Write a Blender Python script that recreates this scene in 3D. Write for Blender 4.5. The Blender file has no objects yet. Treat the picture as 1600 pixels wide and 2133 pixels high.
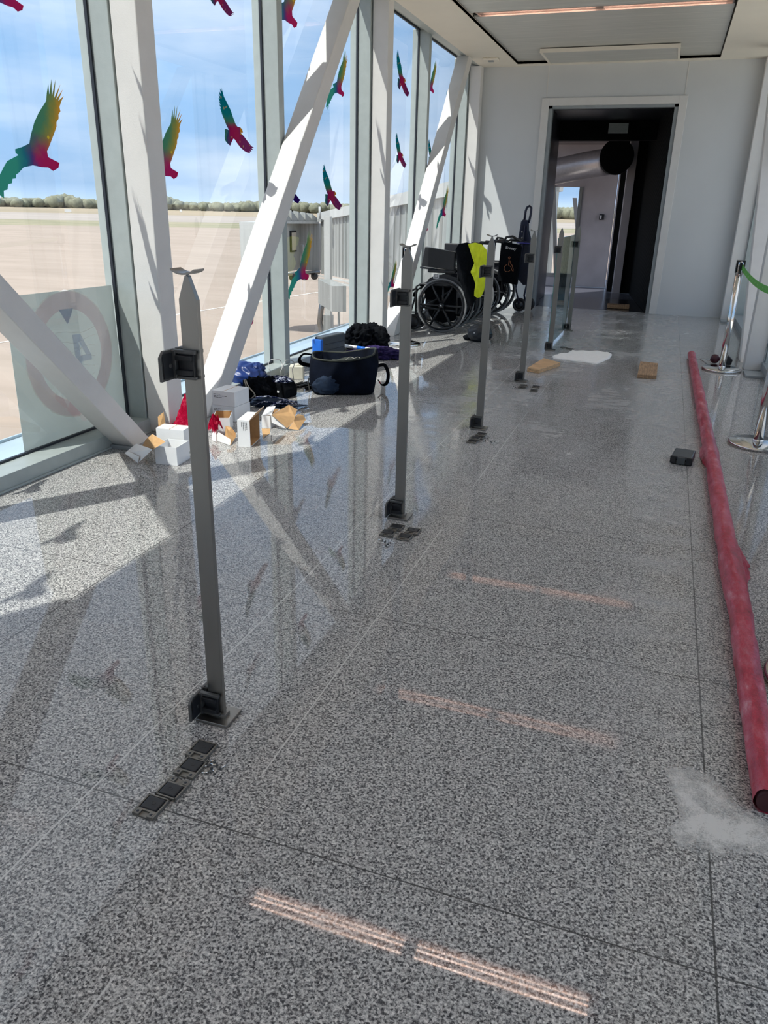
import bpy, bmesh, math, random
from mathutils import Vector, Matrix, Euler, noise
C = bpy.context
col = C.scene.collection
random.seed(7)

# ------------------------------------------------------------------ camera
F = 1635.287
def _calib():
    cx, cy = 800.0, 1066.5
    vd = (1400.658, 446.064); vv = (705.805, 5095.474)
    f = math.sqrt(-((vd[0]-cx)*(vv[0]-cx)+(vd[1]-cy)*(vv[1]-cy)))
    Y = Vector((vd[0]-cx, -(vd[1]-cy), -f)).normalized()
    Z = -Vector((vv[0]-cx, -(vv[1]-cy), -f)).normalized()
    X = Y.cross(Z)
    return f, X, Y, Z
F, AX, AY, AZ = _calib()
EYE = Vector((0, 0, 1.35))
cam = bpy.data.cameras.new('camera'); camo = bpy.data.objects.new('camera', cam); col.objects.link(camo)
# rows of the rotation: world x,y,z axes seen in camera axes
R = Matrix(((AX[0], AX[1], AX[2]), (AY[0], AY[1], AY[2]), (AZ[0], AZ[1], AZ[2])))
camo.matrix_world = Matrix.Translation(EYE) @ R.to_4x4()
cam.sensor_fit = 'HORIZONTAL'; cam.sensor_width = 36.0; cam.lens = 36.0*F/1600.0
cam.clip_start = 0.02; cam.clip_end = 6000
C.scene.camera = camo
def ray(px, py):
    d = Vector((px-800.0, -(py-1066.5), -F)); return R @ d
def FZ(px, py, z=0.0):
    r = ray(px, py); return EYE + r*((z-EYE.z)/r.z)
def AT(px, py, Y):
    r = ray(px, py); return EYE + r*((Y-EYE.y)/r.y)
def ONX(px, py, X):
    r = ray(px, py); return EYE + r*((X-EYE.x)/r.x)
def DIST(px, py, d):          # point at horizontal distance d along a ray
    r = ray(px, py); h = math.hypot(r.x, r.y); return EYE + r*(d/h)

sc = C.scene
sc.view_settings.view_transform = 'Standard'; sc.view_settings.look = 'None'
sc.view_settings.exposure = 0.36; sc.view_settings.gamma = 1.0; sc.view_settings.use_curve_mapping = False
sc.cycles.use_denoising = True
sc.cycles.max_bounces = 10; sc.cycles.diffuse_bounces = 5; sc.cycles.glossy_bounces = 5
sc.cycles.transparent_max_bounces = 32; sc.cycles.caustics_reflective = False; sc.cycles.caustics_refractive = False
sc.cycles.sample_clamp_indirect = 6.0
SKY = 1.1
SUN = 5.0
# world: blue sky paling to the horizon with thin broken cloud
w = bpy.data.worlds.new('sky'); sc.world = w; w.use_nodes = True
nt = w.node_tree; nt.nodes.clear()
def N(nt, t, **k):
    n = nt.nodes.new(t)
    for a, b in k.items(): setattr(n, a, b)
    return n
out = N(nt, 'ShaderNodeOutputWorld'); bg = N(nt, 'ShaderNodeBackground')
tc = N(nt, 'ShaderNodeTexCoord'); sep = N(nt, 'ShaderNodeSeparateXYZ')
nt.links.new(tc.outputs['Generated'], sep.inputs[0])
rp = N(nt, 'ShaderNodeValToRGB'); nt.links.new(sep.outputs[2], rp.inputs[0])
e = rp.color_ramp.elements
e[0].position = 0.0; e[0].color = (.50, .66, .88, 1)
e[1].position = 1.0; e[1].color = (.82, .86, .95, 1)
for p, c in ((.02, (.30, .46, .70, 1)), (.12, (.29, .48, .76, 1)), (.26, (.23, .43, .76, 1)), (.36, (.34, .50, .78, 1)), (.55, (.78, .83, .93, 1))):
    x = rp.color_ramp.elements.new(p); x.color = c
mp = N(nt, 'ShaderNodeMapping'); mp.inputs['Scale'].default_value = (1.6, 1.6, 7.0)
nt.links.new(tc.outputs['Generated'], mp.inputs[0])
nz = N(nt, 'ShaderNodeTexNoise'); nz.inputs['Scale'].default_value = 1.7; nz.inputs['Detail'].default_value = 6; nz.inputs['Roughness'].default_value = .55
nt.links.new(mp.outputs[0], nz.inputs['Vector'])
cr = N(nt, 'ShaderNodeValToRGB'); cr.color_ramp.elements[0].position = .42; cr.color_ramp.elements[1].position = .78
cr.color_ramp.elements[0].color = (0, 0, 0, 1); cr.color_ramp.elements[1].color = (.75, .75, .75, 1)
nt.links.new(nz.outputs[0], cr.inputs[0])
mx = N(nt, 'ShaderNodeMix', data_type='RGBA'); nt.links.new(cr.outputs[0], mx.inputs[0])
nt.links.new(rp.outputs[0], mx.inputs[6]); mx.inputs[7].default_value = (.80, .86, .97, 1)
nt.links.new(mx.outputs[2], bg.inputs[0]); bg.inputs[1].default_value = SKY
nt.links.new(bg.outputs[0], out.inputs[0])
# sun: its direction is read from the mullion and bird shadows (1, 1.5, -2.6)
sun = bpy.data.lights.new('sun', 'SUN'); sun.energy = SUN; sun.angle = math.radians(.53); sun.color = (1, .965, .90)
so = bpy.data.objects.new('sun', sun); col.objects.link(so)
so.rotation_euler = Vector((1, 1.5, -2.6)).to_track_quat('-Z', 'Y').to_euler()
so.location = (-20, -20, 40)

# ------------------------------------------------------------------ materials
MATS = {}
def mat(name, c, rough=.5, metal=0.0, var=0.06, scale=30, bump=0.0, bscale=200, spec=.5, trans=0, coat=0, stretch=None):
    if name in MATS: return MATS[name]
    m = bpy.data.materials.new(name); m.use_nodes = True; t = m.node_tree
    b = t.nodes['Principled BSDF']
    tc = N(t, 'ShaderNodeTexCoord'); src = tc.outputs['Object']
    if stretch:
        mp = N(t, 'ShaderNodeMapping'); mp.inputs['Scale'].default_value = stretch
        t.links.new(src, mp.inputs[0]); src = mp.outputs[0]
    n = N(t, 'ShaderNodeTexNoise'); n.inputs['Scale'].default_value = scale; n.inputs['Detail'].default_value = 4
    t.links.new(src, n.inputs['Vector'])
    mr = N(t, 'ShaderNodeMapRange'); mr.inputs[1].default_value = .3; mr.inputs[2].default_value = .7
    mr.inputs[3].default_value = 1-var; mr.inputs[4].default_value = 1+var
    t.links.new(n.outputs[0], mr.inputs[0])
    hv = N(t, 'ShaderNodeHueSaturation'); hv.inputs['Color'].default_value = (*c, 1)
    t.links.new(mr.outputs[0], hv.inputs['Value']); t.links.new(hv.outputs[0], b.inputs['Base Color'])
    b.inputs['Roughness'].default_value = rough; b.inputs['Metallic'].default_value = metal
    b.inputs['Specular IOR Level'].default_value = spec
    if coat: b.inputs['Coat Weight'].default_value = coat
    if bump:
        n2 = N(t, 'ShaderNodeTexNoise'); n2.inputs['Scale'].default_value = bscale; n2.inputs['Detail'].default_value = 3
        t.links.new(src, n2.inputs['Vector'])
        bp = N(t, 'ShaderNodeBump'); bp.inputs['Strength'].default_value = bump; bp.inputs['Distance'].default_value = .01
        t.links.new(n2.outputs[0], bp.inputs['Height']); t.links.new(bp.outputs[0], b.inputs['Normal'])
    MATS[name] = m; return m

def math_n(t, op, a, b=None, clamp=False):
    n = N(t, 'ShaderNodeMath', operation=op); n.use_clamp = clamp
    for i, v in enumerate((a, b)):
        if v is None: continue
        if isinstance(v, (int, float)): n.inputs[i].default_value = v
        else: t.links.new(v, n.inputs[i])
    return n.outputs[0]
def mixc(t, fac, a, b):
    n = N(t, 'ShaderNodeMix', data_type='RGBA')
    for i, v in ((0, fac), (6, a), (7, b)):
        if isinstance(v, (int, float)): n.inputs[i].default_value = v
        elif isinstance(v, tuple): n.inputs[i].default_value = (*v, 1)
        else: t.links.new(v, n.inputs[i])
    return n.outputs[2]
def ramp(t, src, pts, interp='LINEAR'):
    r = N(t, 'ShaderNodeValToRGB'); r.color_ramp.interpolation = interp
    el = r.color_ramp.elements
    el[0].position = pts[0][0]; el[0].color = (*pts[0][1], 1)
    el[1].position = pts[-1][0]; el[1].color = (*pts[-1][1], 1)
    for p, c in pts[1:-1]:
        x = el.new(p); x.color = (*c, 1)
    t.links.new(src, r.inputs[0]); return r.outputs[0]
def noise_n(t, vec, scale, detail=3, rough=.5):
    n = N(t, 'ShaderNodeTexNoise'); n.inputs['Scale'].default_value = scale
    n.inputs['Detail'].default_value = detail; n.inputs['Roughness'].default_value = rough
    t.links.new(vec, n.inputs['Vector']); return n.outputs[0]

def floor_mat():
    m = bpy.data.materials.new('polished_granite_tiles'); m.use_nodes = True; t = m.node_tree
    b = t.nodes['Principled BSDF']; tc = N(t, 'ShaderNodeTexCoord'); P = tc.outputs['Object']
    s = N(t, 'ShaderNodeSeparateXYZ'); t.links.new(P, s.inputs[0]); X, Y = s.outputs[0], s.outputs[1]
    g1 = noise_n(t, P, 170, 2, .6); g2 = noise_n(t, P, 420, 1, .5); g3 = noise_n(t, P, 3.5, 3)
    v = N(t, 'ShaderNodeTexVoronoi'); v.inputs['Scale'].default_value = 210; t.links.new(P, v.inputs['Vector'])
    sv = N(t, 'ShaderNodeSeparateXYZ'); t.links.new(v.outputs['Color'], sv.inputs[0])
    mixn = math_n(t, 'ADD', math_n(t, 'MULTIPLY', g1, .62), math_n(t, 'ADD', math_n(t, 'MULTIPLY', g2, .18), math_n(t, 'MULTIPLY', sv.outputs[0], .20)))
    grain = ramp(t, mixn, [(.34, (.045, .046, .05)), (.42, (.12, .12, .125)), (.48, (.29, .287, .28)), (.56, (.46, .455, .445)), (.68, (.74, .73, .70))])
    # tile joints (metres)
    def line(c, pos, w): return math_n(t, 'LESS_THAN', math_n(t, 'ABSOLUTE', math_n(t, 'SUBTRACT', c, pos)), w)
    dark = None
    for p in (.284, 1.34, -1.868, -2.91):
        l = line(X, p, .0022); dark = l if dark is None else math_n(t, 'MAXIMUM', dark, l)
    fy = math_n(t, 'FRACT', math_n(t, 'DIVIDE', math_n(t, 'SUBTRACT', Y, 1.196-10.57), 1.057))
    ly = math_n(t, 'LESS_THAN', math_n(t, 'ABSOLUTE', math_n(t, 'SUBTRACT', fy, .0)), .0036)
    dark = math_n(t, 'MAXIMUM', dark, ly)
    white = line(X, -1.152, .0022)
    w2 = math_n(t, 'MULTIPLY', line(X, -.785, .0019), math_n(t, 'GREATER_THAN', noise_n(t, P, 1.3, 1), .47))
    white = math_n(t, 'MAXIMUM', white, w2)
    c1 = mixc(t, math_n(t, 'MULTIPLY', dark, .85), grain, (.045, .045, .045))
    c1 = mixc(t, math_n(t, 'MULTIPLY', white, .9), c1, (.62, .62, .60))
    # dry building dust with scuffs, thickest in the middle of the walkway
    st = N(t, 'ShaderNodeMapping'); st.inputs['Scale'].default_value = (1.3, .7, 1); t.links.new(P, st.inputs[0])
    dn = noise_n(t, st.outputs[0], 1.6, 6, .62)
    dy = N(t, 'ShaderNodeMapRange', interpolation_type='SMOOTHSTEP'); t.links.new(Y, dy.inputs[0])
    dy.inputs[1].default_value = 2.6; dy.inputs[2].default_value = 5.2
    dx = N(t, 'ShaderNodeMapRange', interpolation_type='SMOOTHSTEP'); t.links.new(math_n(t, 'ABSOLUTE', math_n(t, 'ADD', X, .55)), dx.inputs[0])
    dx.inputs[1].default_value = 1.35; dx.inputs[2].default_value = .75
    dm = N(t, 'ShaderNodeMapRange'); t.links.new(dn, dm.inputs[0]); dm.inputs[1].default_value = .36; dm.inputs[2].default_value = .62
    dust = math_n(t, 'MULTIPLY', math_n(t, 'MULTIPLY', dy.outputs[0], dx.outputs[0]), dm.outputs[0])
    st2 = N(t, 'ShaderNodeMapping'); st2.inputs['Scale'].default_value = (2.2, 7, 1); st2.inputs['Rotation'].default_value = (0, 0, .12); t.links.new(P, st2.inputs[0])
    sc1 = ramp(t, noise_n(t, st2.outputs[0], 2.2, 5, .7), [(.40, (.35, .35, .35)), (.52, (1, 1, 1)), (.75, (.8, .8, .8))])
    dust = math_n(t, 'MULTIPLY', dust, sc1)
    # a drag of dust along the red roll
    r1 = N(t, 'ShaderNodeMapRange', interpolation_type='SMOOTHSTEP'); t.links.new(math_n(t, 'ABSOLUTE', math_n(t, 'SUBTRACT', X, .16)), r1.inputs[0])
    r1.inputs[1].default_value = .30; r1.inputs[2].default_value = .04
    r2 = N(t, 'ShaderNodeMapRange', interpolation_type='SMOOTHSTEP'); t.links.new(Y, r2.inputs[0]); r2.inputs[1].default_value = 1.3; r2.inputs[2].default_value = 3.0
    r3 = ramp(t, noise_n(t, st2.outputs[0], .9, 5, .6), [(.42, (0, 0, 0)), (.62, (1, 1, 1))])
    dust = math_n(t, 'MAXIMUM', dust, math_n(t, 'MULTIPLY', math_n(t, 'MULTIPLY', math_n(t, 'MULTIPLY', r1.outputs[0], r2.outputs[0]), r3), .8), True)
    base = math_n(t, 'MULTIPLY', dust, .50)
    c2 = mixc(t, base, c1, (.47, .475, .48))
    t.links.new(c2, b.inputs['Base Color'])
    rr = math_n(t, 'ADD', math_n(t, 'MULTIPLY', g3, .05), math_n(t, 'ADD', math_n(t, 'MULTIPLY', dust, .34), .0))
    t.links.new(rr, b.inputs['Roughness'])
    b.inputs['IOR'].default_value = 1.45
    return m

def panel_ceiling_mat():
    m = bpy.data.materials.new('linear_metal_ceiling'); m.use_nodes = True; t = m.node_tree
    b = t.nodes['Principled BSDF']; tc = N(t, 'ShaderNodeTexCoord'); s = N(t, 'ShaderNodeSeparateXYZ')
    t.links.new(tc.outputs['Object'], s.inputs[0])
    fy = math_n(t, 'FRACT', math_n(t, 'DIVIDE', math_n(t, 'ADD', s.outputs[1], 20), .298))
    l = math_n(t, 'LESS_THAN', fy, .03)
    g = N(t, 'ShaderNodeMapping'); g.inputs['Scale'].default_value = (.6, 8, 1); t.links.new(tc.outputs['Object'], g.inputs[0])
    nn = noise_n(t, g.outputs[0], 3, 4)
    base = ramp(t, nn, [(.3, (.56, .56, .52)), (.7, (.64, .63, .59))])
    t.links.new(mixc(t, math_n(t, 'MULTIPLY', l, .7), base, (.86, .84, .78)), b.inputs['Base Color'])
    b.inputs['Roughness'].default_value = .38; b.inputs['Metallic'].default_value = .25
    return m

def glass_mat(name, tint, refl=1.0, ior=1.45):
    m = bpy.data.materials.new(name); m.use_nodes = True; t = m.node_tree; t.nodes.clear()
    o = N(t, 'ShaderNodeOutputMaterial'); mx = N(t, 'ShaderNodeMixShader'); tr = N(t, 'ShaderNodeBsdfTransparent'); gl = N(t, 'ShaderNodeBsdfGlossy')
    fr = N(t, 'ShaderNodeFresnel'); fr.inputs[0].default_value = ior
    tc = N(t, 'ShaderNodeTexCoord'); nn = noise_n(t, tc.outputs['Object'], 2.0, 2)
    tv = ramp(t, nn, [(.2, tuple(x*.985 for x in tint)), (.8, tint)])
    t.links.new(tv, tr.inputs[0]); gl.inputs['Roughness'].default_value = .004
    gl.inputs['Color'].default_value = (.95, .97, 1, 1)
    geo = N(t, 'ShaderNodeNewGeometry')
    f2 = math_n(t, 'MULTIPLY', math_n(t, 'MULTIPLY', fr.outputs[0], refl), math_n(t, 'SUBTRACT', 1.0, geo.outputs['Backfacing']))
    t.links.new(f2, mx.inputs[0]); t.links.new(tr.outputs[0], mx.inputs[1]); t.links.new(gl.outputs[0], mx.inputs[2]); t.links.new(mx.outputs[0], o.inputs[0])
    return m

def film_mat(name, colour_fn, opacity=1.0, rough=.4, transl=.55):
    """thin printed vinyl: part of the light passes through it"""
    m = bpy.data.materials.new(name); m.use_nodes = True; t = m.node_tree; t.nodes.clear()
    o = N(t, 'ShaderNodeOutputMaterial'); d = N(t, 'ShaderNodeBsdfDiffuse'); tl = N(t, 'ShaderNodeBsdfTranslucent'); mx = N(t, 'ShaderNodeMixShader')
    mx.inputs[0].default_value = transl
    tc = N(t, 'ShaderNodeTexCoord'); c = colour_fn(t, tc)
    t.links.new(c, d.inputs[0]); t.links.new(c, tl.inputs[0]); t.links.new(d.outputs[0], mx.inputs[1]); t.links.new(tl.outputs[0], mx.inputs[2])
    if opacity < 1:
        m2 = N(t, 'ShaderNodeMixShader'); m2.inputs[0].default_value = opacity; tr = N(t, 'ShaderNodeBsdfTransparent')
        t.links.new(tr.outputs[0], m2.inputs[1]); t.links.new(mx.outputs[0], m2.inputs[2]); t.links.new(m2.outputs[0], o.inputs[0])
    else: t.links.new(mx.outputs[0], o.inputs[0])
    return m
def plain(c):
    def f(t, tc):
        return ramp(t, noise_n(t, tc.outputs['Object'], 6, 3), [(.3, tuple(x*.94 for x in c)), (.7, c)])
    return f
def emit_mat(name, c, s):
    m = bpy.data.materials.new(name); m.use_nodes = True; t = m.node_tree; b = t.nodes['Principled BSDF']
    tc = N(t, 'ShaderNodeTexCoord'); cc = ramp(t, noise_n(t, tc.outputs['Object'], 60, 1), [(.2, tuple(x*.93 for x in c)), (.8, c)])
    t.links.new(cc, b.inputs['Emission Color']); b.inputs['Emission Strength'].default_value = s; b.inputs['Base Color'].default_value = (*c, 1)
    return m

M_WHITE = mat('white_painted_steel', (.69, .68, .66), .42, var=.03, scale=8, bump=.10, bscale=160)
M_WALL = mat('white_wall_panel', (.62, .64, .65), .32, var=.02, scale=2)
M_SOFFIT = mat('cream_plaster_ceiling', (.84, .79, .69), .55, var=.02, scale=3)
M_CEIL = panel_ceiling_mat()
M_MULL = mat('grey_green_aluminium', (.40, .445, .435), .45, metal=.15, var=.05, scale=14, bump=.06, bscale=120)
M_MULL2 = mat('dark_grey_aluminium', (.30, .33, .345), .4, metal=.2, var=.05, scale=14)
M_GASKET = mat('black_rubber_gasket', (.015, .02, .03), .5)
M_GLASS = glass_mat('window_glass', (.955, .975, .975), 1.5)
M_RAILGLASS = glass_mat('tinted_railing_glass', (.80, .905, .865), 1.6, 1.5)
M_DARKMETAL = mat('dark_brushed_metal', (.055, .055, .062), .32, metal=.8, var=.15, scale=3, stretch=(1, 1, 12))
M_DARKWALL = mat('black_ribbed_wall', (.006, .0065, .0065), .8, spec=.15)
M_STEEL = mat('brushed_stainless', (.29, .283, .268), .32, metal=1.0, var=.05, scale=5, stretch=(6, 6, 1))
M_CHROME = mat('polished_stainless', (.72, .71, .69), .10, metal=1.0, var=.03, scale=4)
M_RUBBER = mat('black_rubber', (.012, .013, .016), .42, var=.2)
M_BLACKPL = mat('black_plastic', (.014, .015, .018), .35, var=.15)
M_TIRE = mat('grey_tyre', (.17, .175, .185), .6, var=.1)
M_BLACKCL = mat('black_cloth', (.005, .006, .008), .95, var=.3, scale=40, bump=.25, bscale=60, spec=.08)
M_NAVY = mat('navy_cloth', (.010, .022, .048), .8, var=.25, scale=30, bump=.2, bscale=80, spec=.3)
M_BLUE = mat('blue_nylon', (.010, .036, .17), .35, var=.3, scale=9, bump=.12, bscale=26)
M_PURPLE = mat('purple_navy_cloth', (.030, .020, .085), .9, var=.4, scale=25, bump=.3, bscale=60, spec=.2)
M_HIVIS = mat('fluorescent_yellow_cloth', (.82, .92, .015), .6, var=.08, scale=20, bump=.2, bscale=60)
M_CARTON = mat('white_cardboard', (.80, .81, .82), .6, var=.03, scale=12)
M_KRAFT = mat('brown_kraft_cardboard', (.55, .33, .15), .75, var=.08, scale=40)
M_INK = mat('black_ink', (.05, .05, .06), .7)
M_CREAMPL = mat('cream_plastic_block', (.66, .64, .54), .6, var=.05)
M_WOOD = mat('pale_pine', (.56, .36, .19), .6, var=.35, scale=9, stretch=(1, 9, 9))
M_WOODD = mat('worn_brown_wood', (.32, .20, .11), .65, var=.45, scale=9, stretch=(9, 1, 9))
M_TOWEL = mat('white_towel_cloth', (.88, .87, .84), .9, var=.04, bump=.5, bscale=90)
M_CORD = mat('tan_cord', (.42, .37, .30), .8)
M_CABLE = mat('grey_white_cable', (.62, .62, .60), .5)
M_GREEN = mat('green_belt', (.10, .42, .05), .5, var=.1)
M_BLUEPL = mat('bright_blue_plastic', (.01, .14, .62), .35)
M_CASE = mat('dark_grey_plastic_case', (.055, .065, .07), .45, var=.1)
M_DBLUEPL = mat('dark_blue_metal', (.003, .006, .028), .4, var=.1)
M_GREYPLATE = mat('dull_cast_metal', (.20, .19, .17), .45, metal=.7, var=.2, scale=60)
M_ORANGE = mat('orange_print', (.55, .20, .08), .6)
M_WHITEPRINT = mat('white_print', (.8, .8, .8), .6)
M_YELLOW = mat('yellow_plastic', (.8, .62, .03), .45)
M_MAGENTA = mat('dark_red_plastic', (.05, .004, .012), .4)

# ------------------------------------------------------------------ builders
class MB:
    def __init__(s, xf=None): s.bm = bmesh.new(); s.xf = xf or Matrix.Identity(4); s.mi = 0
    def quad(s, *vs):
        f = s.bm.faces.new([s.bm.verts.new(s.xf @ Vector(v)) for v in vs]); f.material_index = s.mi; return f
    def hexa(s, v):       # 8 verts: bottom 4 ccw, top 4 ccw
        V = [s.bm.verts.new(s.xf @ Vector(p)) for p in v]
        for i in ((3, 2, 1, 0), (4, 5, 6, 7), (0, 1, 5, 4), (1, 2, 6, 5), (2, 3, 7, 6), (3, 0, 4, 7)):
            f = s.bm.faces.new([V[k] for k in i]); f.material_index = s.mi
    def box(s, x0, x1, y0, y1, z0, z1):
        s.hexa([(x0, y0, z0), (x1, y0, z0), (x1, y1, z0), (x0, y1, z0), (x0, y0, z1), (x1, y0, z1), (x1, y1, z1), (x0, y1, z1)])
        return s
    def prism(s, pts, axis, a, b):    # pts in the other two axes
        def P(p, h):
            return {'x': (h, p[0], p[1]), 'y': (p[0], h, p[1]), 'z': (p[0], p[1], h)}[axis]
        A = [s.bm.verts.new(s.xf @ Vector(P(p, a))) for p in pts]; B = [s.bm.verts.new(s.xf @ Vector(P(p, b))) for p in pts]
        fs = [s.bm.faces.new(A[::-1]), s.bm.faces.new(B)]
        n = len(pts)
        for i in range(n): fs.append(s.bm.faces.new((A[i], A[(i+1) % n], B[(i+1) % n], B[i])))
        for f in fs: f.material_index = s.mi
        return s
    def tube(s, pts, r, seg=10, closed=False, cap=True, flat=None):
        pts = [Vector(p) for p in pts]; n = len(pts); rings = []
        up = None
        for i, p in enumerate(pts):
            if closed: d = pts[(i+1) % n]-pts[i-1]
            else: d = pts[min(i+1, n-1)]-pts[max(i-1, 0)]
            d.normalize()
            if up is None: up = Vector((0, 0, 1)) if abs(d.z) < .9 else Vector((1, 0, 0))
            a = up.cross(d)
            if a.length < 1e-4: a = Vector((1, 0, 0)).cross(d)
            a.normalize(); b = d.cross(a); up = b
            rr = r[i] if isinstance(r, (list, tuple)) else r
            fa, fb = (flat or (1, 1))
            rings.append([s.bm.verts.new(s.xf @ (p+a*math.cos(k*2*math.pi/seg)*rr*fa+b*math.sin(k*2*math.pi/seg)*rr*fb)) for k in range(seg)])
        m = n if closed else n-1
        for i in range(m):
            A, B = rings[i], rings[(i+1) % n]
            for k in range(seg):
                f = s.bm.faces.new((A[k], A[(k+1) % seg], B[(k+1) % seg], B[k])); f.material_index = s.mi; f.smooth = True
        if not closed and cap:
            f = s.bm.faces.new(rings[0][::-1]); f.material_index = s.mi
            f = s.bm.faces.new(rings[-1]); f.material_index = s.mi
        return s
    def lathe(s, prof, c=(0, 0, 0), seg=32, axis='z'):
        rings = []
        for r, h in prof:
            ring = []
            for k in range(seg):
                a = k*2*math.pi/seg
                p = {'z': (r*math.cos(a), r*math.sin(a), h), 'y': (r*math.cos(a), h, r*math.sin(a)), 'x': (h, r*math.cos(a), r*math.sin(a))}[axis]
                ring.append(s.bm.verts.new(s.xf @ (Vector(c)+Vector(p))))
            rings.append(ring)
        for A, B in zip(rings, rings[1:]):
            for k in range(seg):
                f = s.bm.faces.new((A[k], A[(k+1) % seg], B[(k+1) % seg], B[k])); f.material_index = s.mi; f.smooth = True
        if prof[0][0] > 1e-5: s.bm.faces.new(rings[0][::-1]).material_index = s.mi
        if prof[-1][0] > 1e-5: s.bm.faces.new(rings[-1]).material_index = s.mi
        return s
    def blob(s, c, rad, seed=0, amp=.18, freq=3.0, sub=4, flat=0.0, fold=0.0):
        b2 = bmesh.new(); bmesh.ops.create_icosphere(b2, subdivisions=sub, radius=1)
        off = Vector((seed*13.1, seed*7.7, seed*3.3)); mp = {}
        for v in b2.verts:
            d = v.co.normalized()
            k = 1+amp*(noise.noise(d*freq+off)+.5*noise.noise(d*freq*2.3+off))
            if fold: k += fold*(1-abs(noise.noise(d*freq*1.4+off*2))*3)*.35
            p = Vector((d.x*rad[0], d.y*rad[1], d.z*rad[2]))*k
            if p.z < -flat*rad[2]: p.z = -flat*rad[2]+(p.z+flat*rad[2])*.04
            mp[v] = s.bm.verts.new(s.xf @ (p+Vector(c)))
        for f in b2.faces:
            g = s.bm.faces.new([mp[v] for v in f.verts]); g.material_index = s.mi; g.smooth = True
        b2.free(); return s
    def build(s, name, mats, parent=None, bevel=0, smooth=False, loc=None):
        bmesh.ops.recalc_face_normals(s.bm, faces=s.bm.faces)
        me = bpy.data.meshes.new(name); s.bm.to_mesh(me); s.bm.free()
        for m in (mats if isinstance(mats, (list, tuple)) else [mats]): me.materials.append(m)
        if smooth:
            for p in me.polygons: p.use_smooth = True
        o = bpy.data.objects.new(name, me); col.objects.link(o)
        if parent: o.parent = parent
        if loc: o.location = loc
        if bevel:
            b = o.modifiers.new('bevel', 'BEVEL'); b.width = bevel; b.segments = 2; b.limit_method = 'ANGLE'; b.angle_limit = .7
            b.harden_normals = False
        return o
def tag(o, label, cat, group=None, kind=None):
    o['label'] = label; o['category'] = cat
    if group: o['group'] = group
    if kind: o['kind'] = kind
    return o
def struct(o): o['kind'] = 'structure'; return o
def thing(name, label, cat, loc=(0, 0, 0), rz=0, group=None, rot=None):
    o = bpy.data.objects.new(name, None); col.objects.link(o); o.empty_display_size = .05
    o.location = loc; o.rotation_euler = rot or (0, 0, rz)
    return tag(o, label, cat, group)
def kids(o): return [c for c in bpy.data.objects if c.parent == o]
def copy_tree(o, parent=None, loc=None, rz=None, label=None):
    c = o.copy(); col.objects.link(c); c.parent = parent
    if loc is not None: c.location = loc
    if rz is not None: c.rotation_euler = (0, 0, rz)
    if label: c['label'] = label
    for k in kids(o): copy_tree(k, c)
    return c
def text_part(name, s, size, parent, matrix, m, extrude=.0004):
    cu = bpy.data.curves.new(name, 'FONT'); cu.body = s; cu.size = size; cu.extrude = extrude; cu.align_x = 'CENTER'; cu.align_y = 'CENTER'
    cu.materials.append(m); tmp = bpy.data.objects.new('tmp', cu); col.objects.link(tmp); C.view_layer.update()
    me = bpy.data.meshes.new_from_object(tmp.evaluated_get(C.evaluated_depsgraph_get())); me.name = name; bpy.data.objects.remove(tmp)
    me.materials.clear(); me.materials.append(m); o = bpy.data.objects.new(name, me); col.objects.link(o)
    o.parent = parent; o.matrix_local = matrix; return o
# ================================================================== THE CORRIDOR
XL, XR = -2.775, 0.84          # inner faces of the columns
GL, GR = -3.08, 1.145          # glass planes
YB, YE = -7.9, 12.05          # back and far end
ZC = 3.20
MID = (XL+XR)/2
def mir(x): return 2*MID-x
MULLY = [3.96+1.98*k for k in range(-6, 4)]+[11.84]
COLY = [3.965+3.985*k for k in range(-3, 2)]+[11.88]

fl = MB(); fl.quad((-3.3, YB, 0), (1.4, YB, 0), (1.4, YE+.12, 0), (-3.3, YE+.12, 0)); fo = struct(fl.build('floor', floor_mat()))
# slab edge under the floor
b = MB(); b.box(-3.6, 1.7, YB, YE+4.5, -.42, -.02); struct(b.build('floor_slab', M_MULL2))

# ceiling: soffit ring around the recessed linear panels
CX0, CX1, CY1 = -2.27, .295, 11.86
b = MB(); b.box(XL-.03, CX0, YB, YE, ZC, ZC+.10); b.box(CX1, XR+.03, YB, YE, ZC, ZC+.10); b.box(CX0, CX1, CY1, YE, ZC, ZC+.10)
struct(b.build('ceiling', M_SOFFIT))
b = MB()
STRIPY = [9.10, 6.27, 3.565, .80, -2.0, -4.8]
ys = sorted([YB]+[v for y in STRIPY for v in (y-.095, y+.095)]+[CY1-.014])
zc = ZC+.03
for i in range(0, len(ys), 2): b.box(CX0+.012, CX1-.012, ys[i], ys[i+1], zc, zc+.02)
struct(b.build('ceiling_panels', M_CEIL))
b = MB(); b.box(CX0-.3, CX1+.3, YB, CY1+.15, zc+.13, zc+.15); struct(b.build('ceiling_void', M_BLACKPL))
b = MB()   # thin metal trim around the recess
b.box(CX0-.012, CX0, YB, CY1, ZC-.006, ZC+.03); b.box(CX1, CX1+.012, YB, CY1, ZC-.006, ZC+.03); b.box(CX0, CX1, CY1, CY1+.012, ZC-.006, ZC+.03)
struct(b.build('trim_1', M_SOFFIT))

# access hatch in the ceiling near the far wall
h = thing('ceiling_hatch', 'raised rectangular access hatch in the panelled ceiling just before the far wall', 'hatch', (-1.013, 11.40, ZC))
b = MB(); b.box(-.80, .80, -.40, .40, -.012, .02); b.build('hatch_panel', M_CEIL, h, bevel=.002)
b = MB()
for q in ((-.825, -.80, -.42, .42), (.80, .825, -.42, .42), (-.80, .80, -.42, -.40)): b.box(*q, -.022, .02)
b.build('hatch_frame', M_SOFFIT, h)

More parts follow.
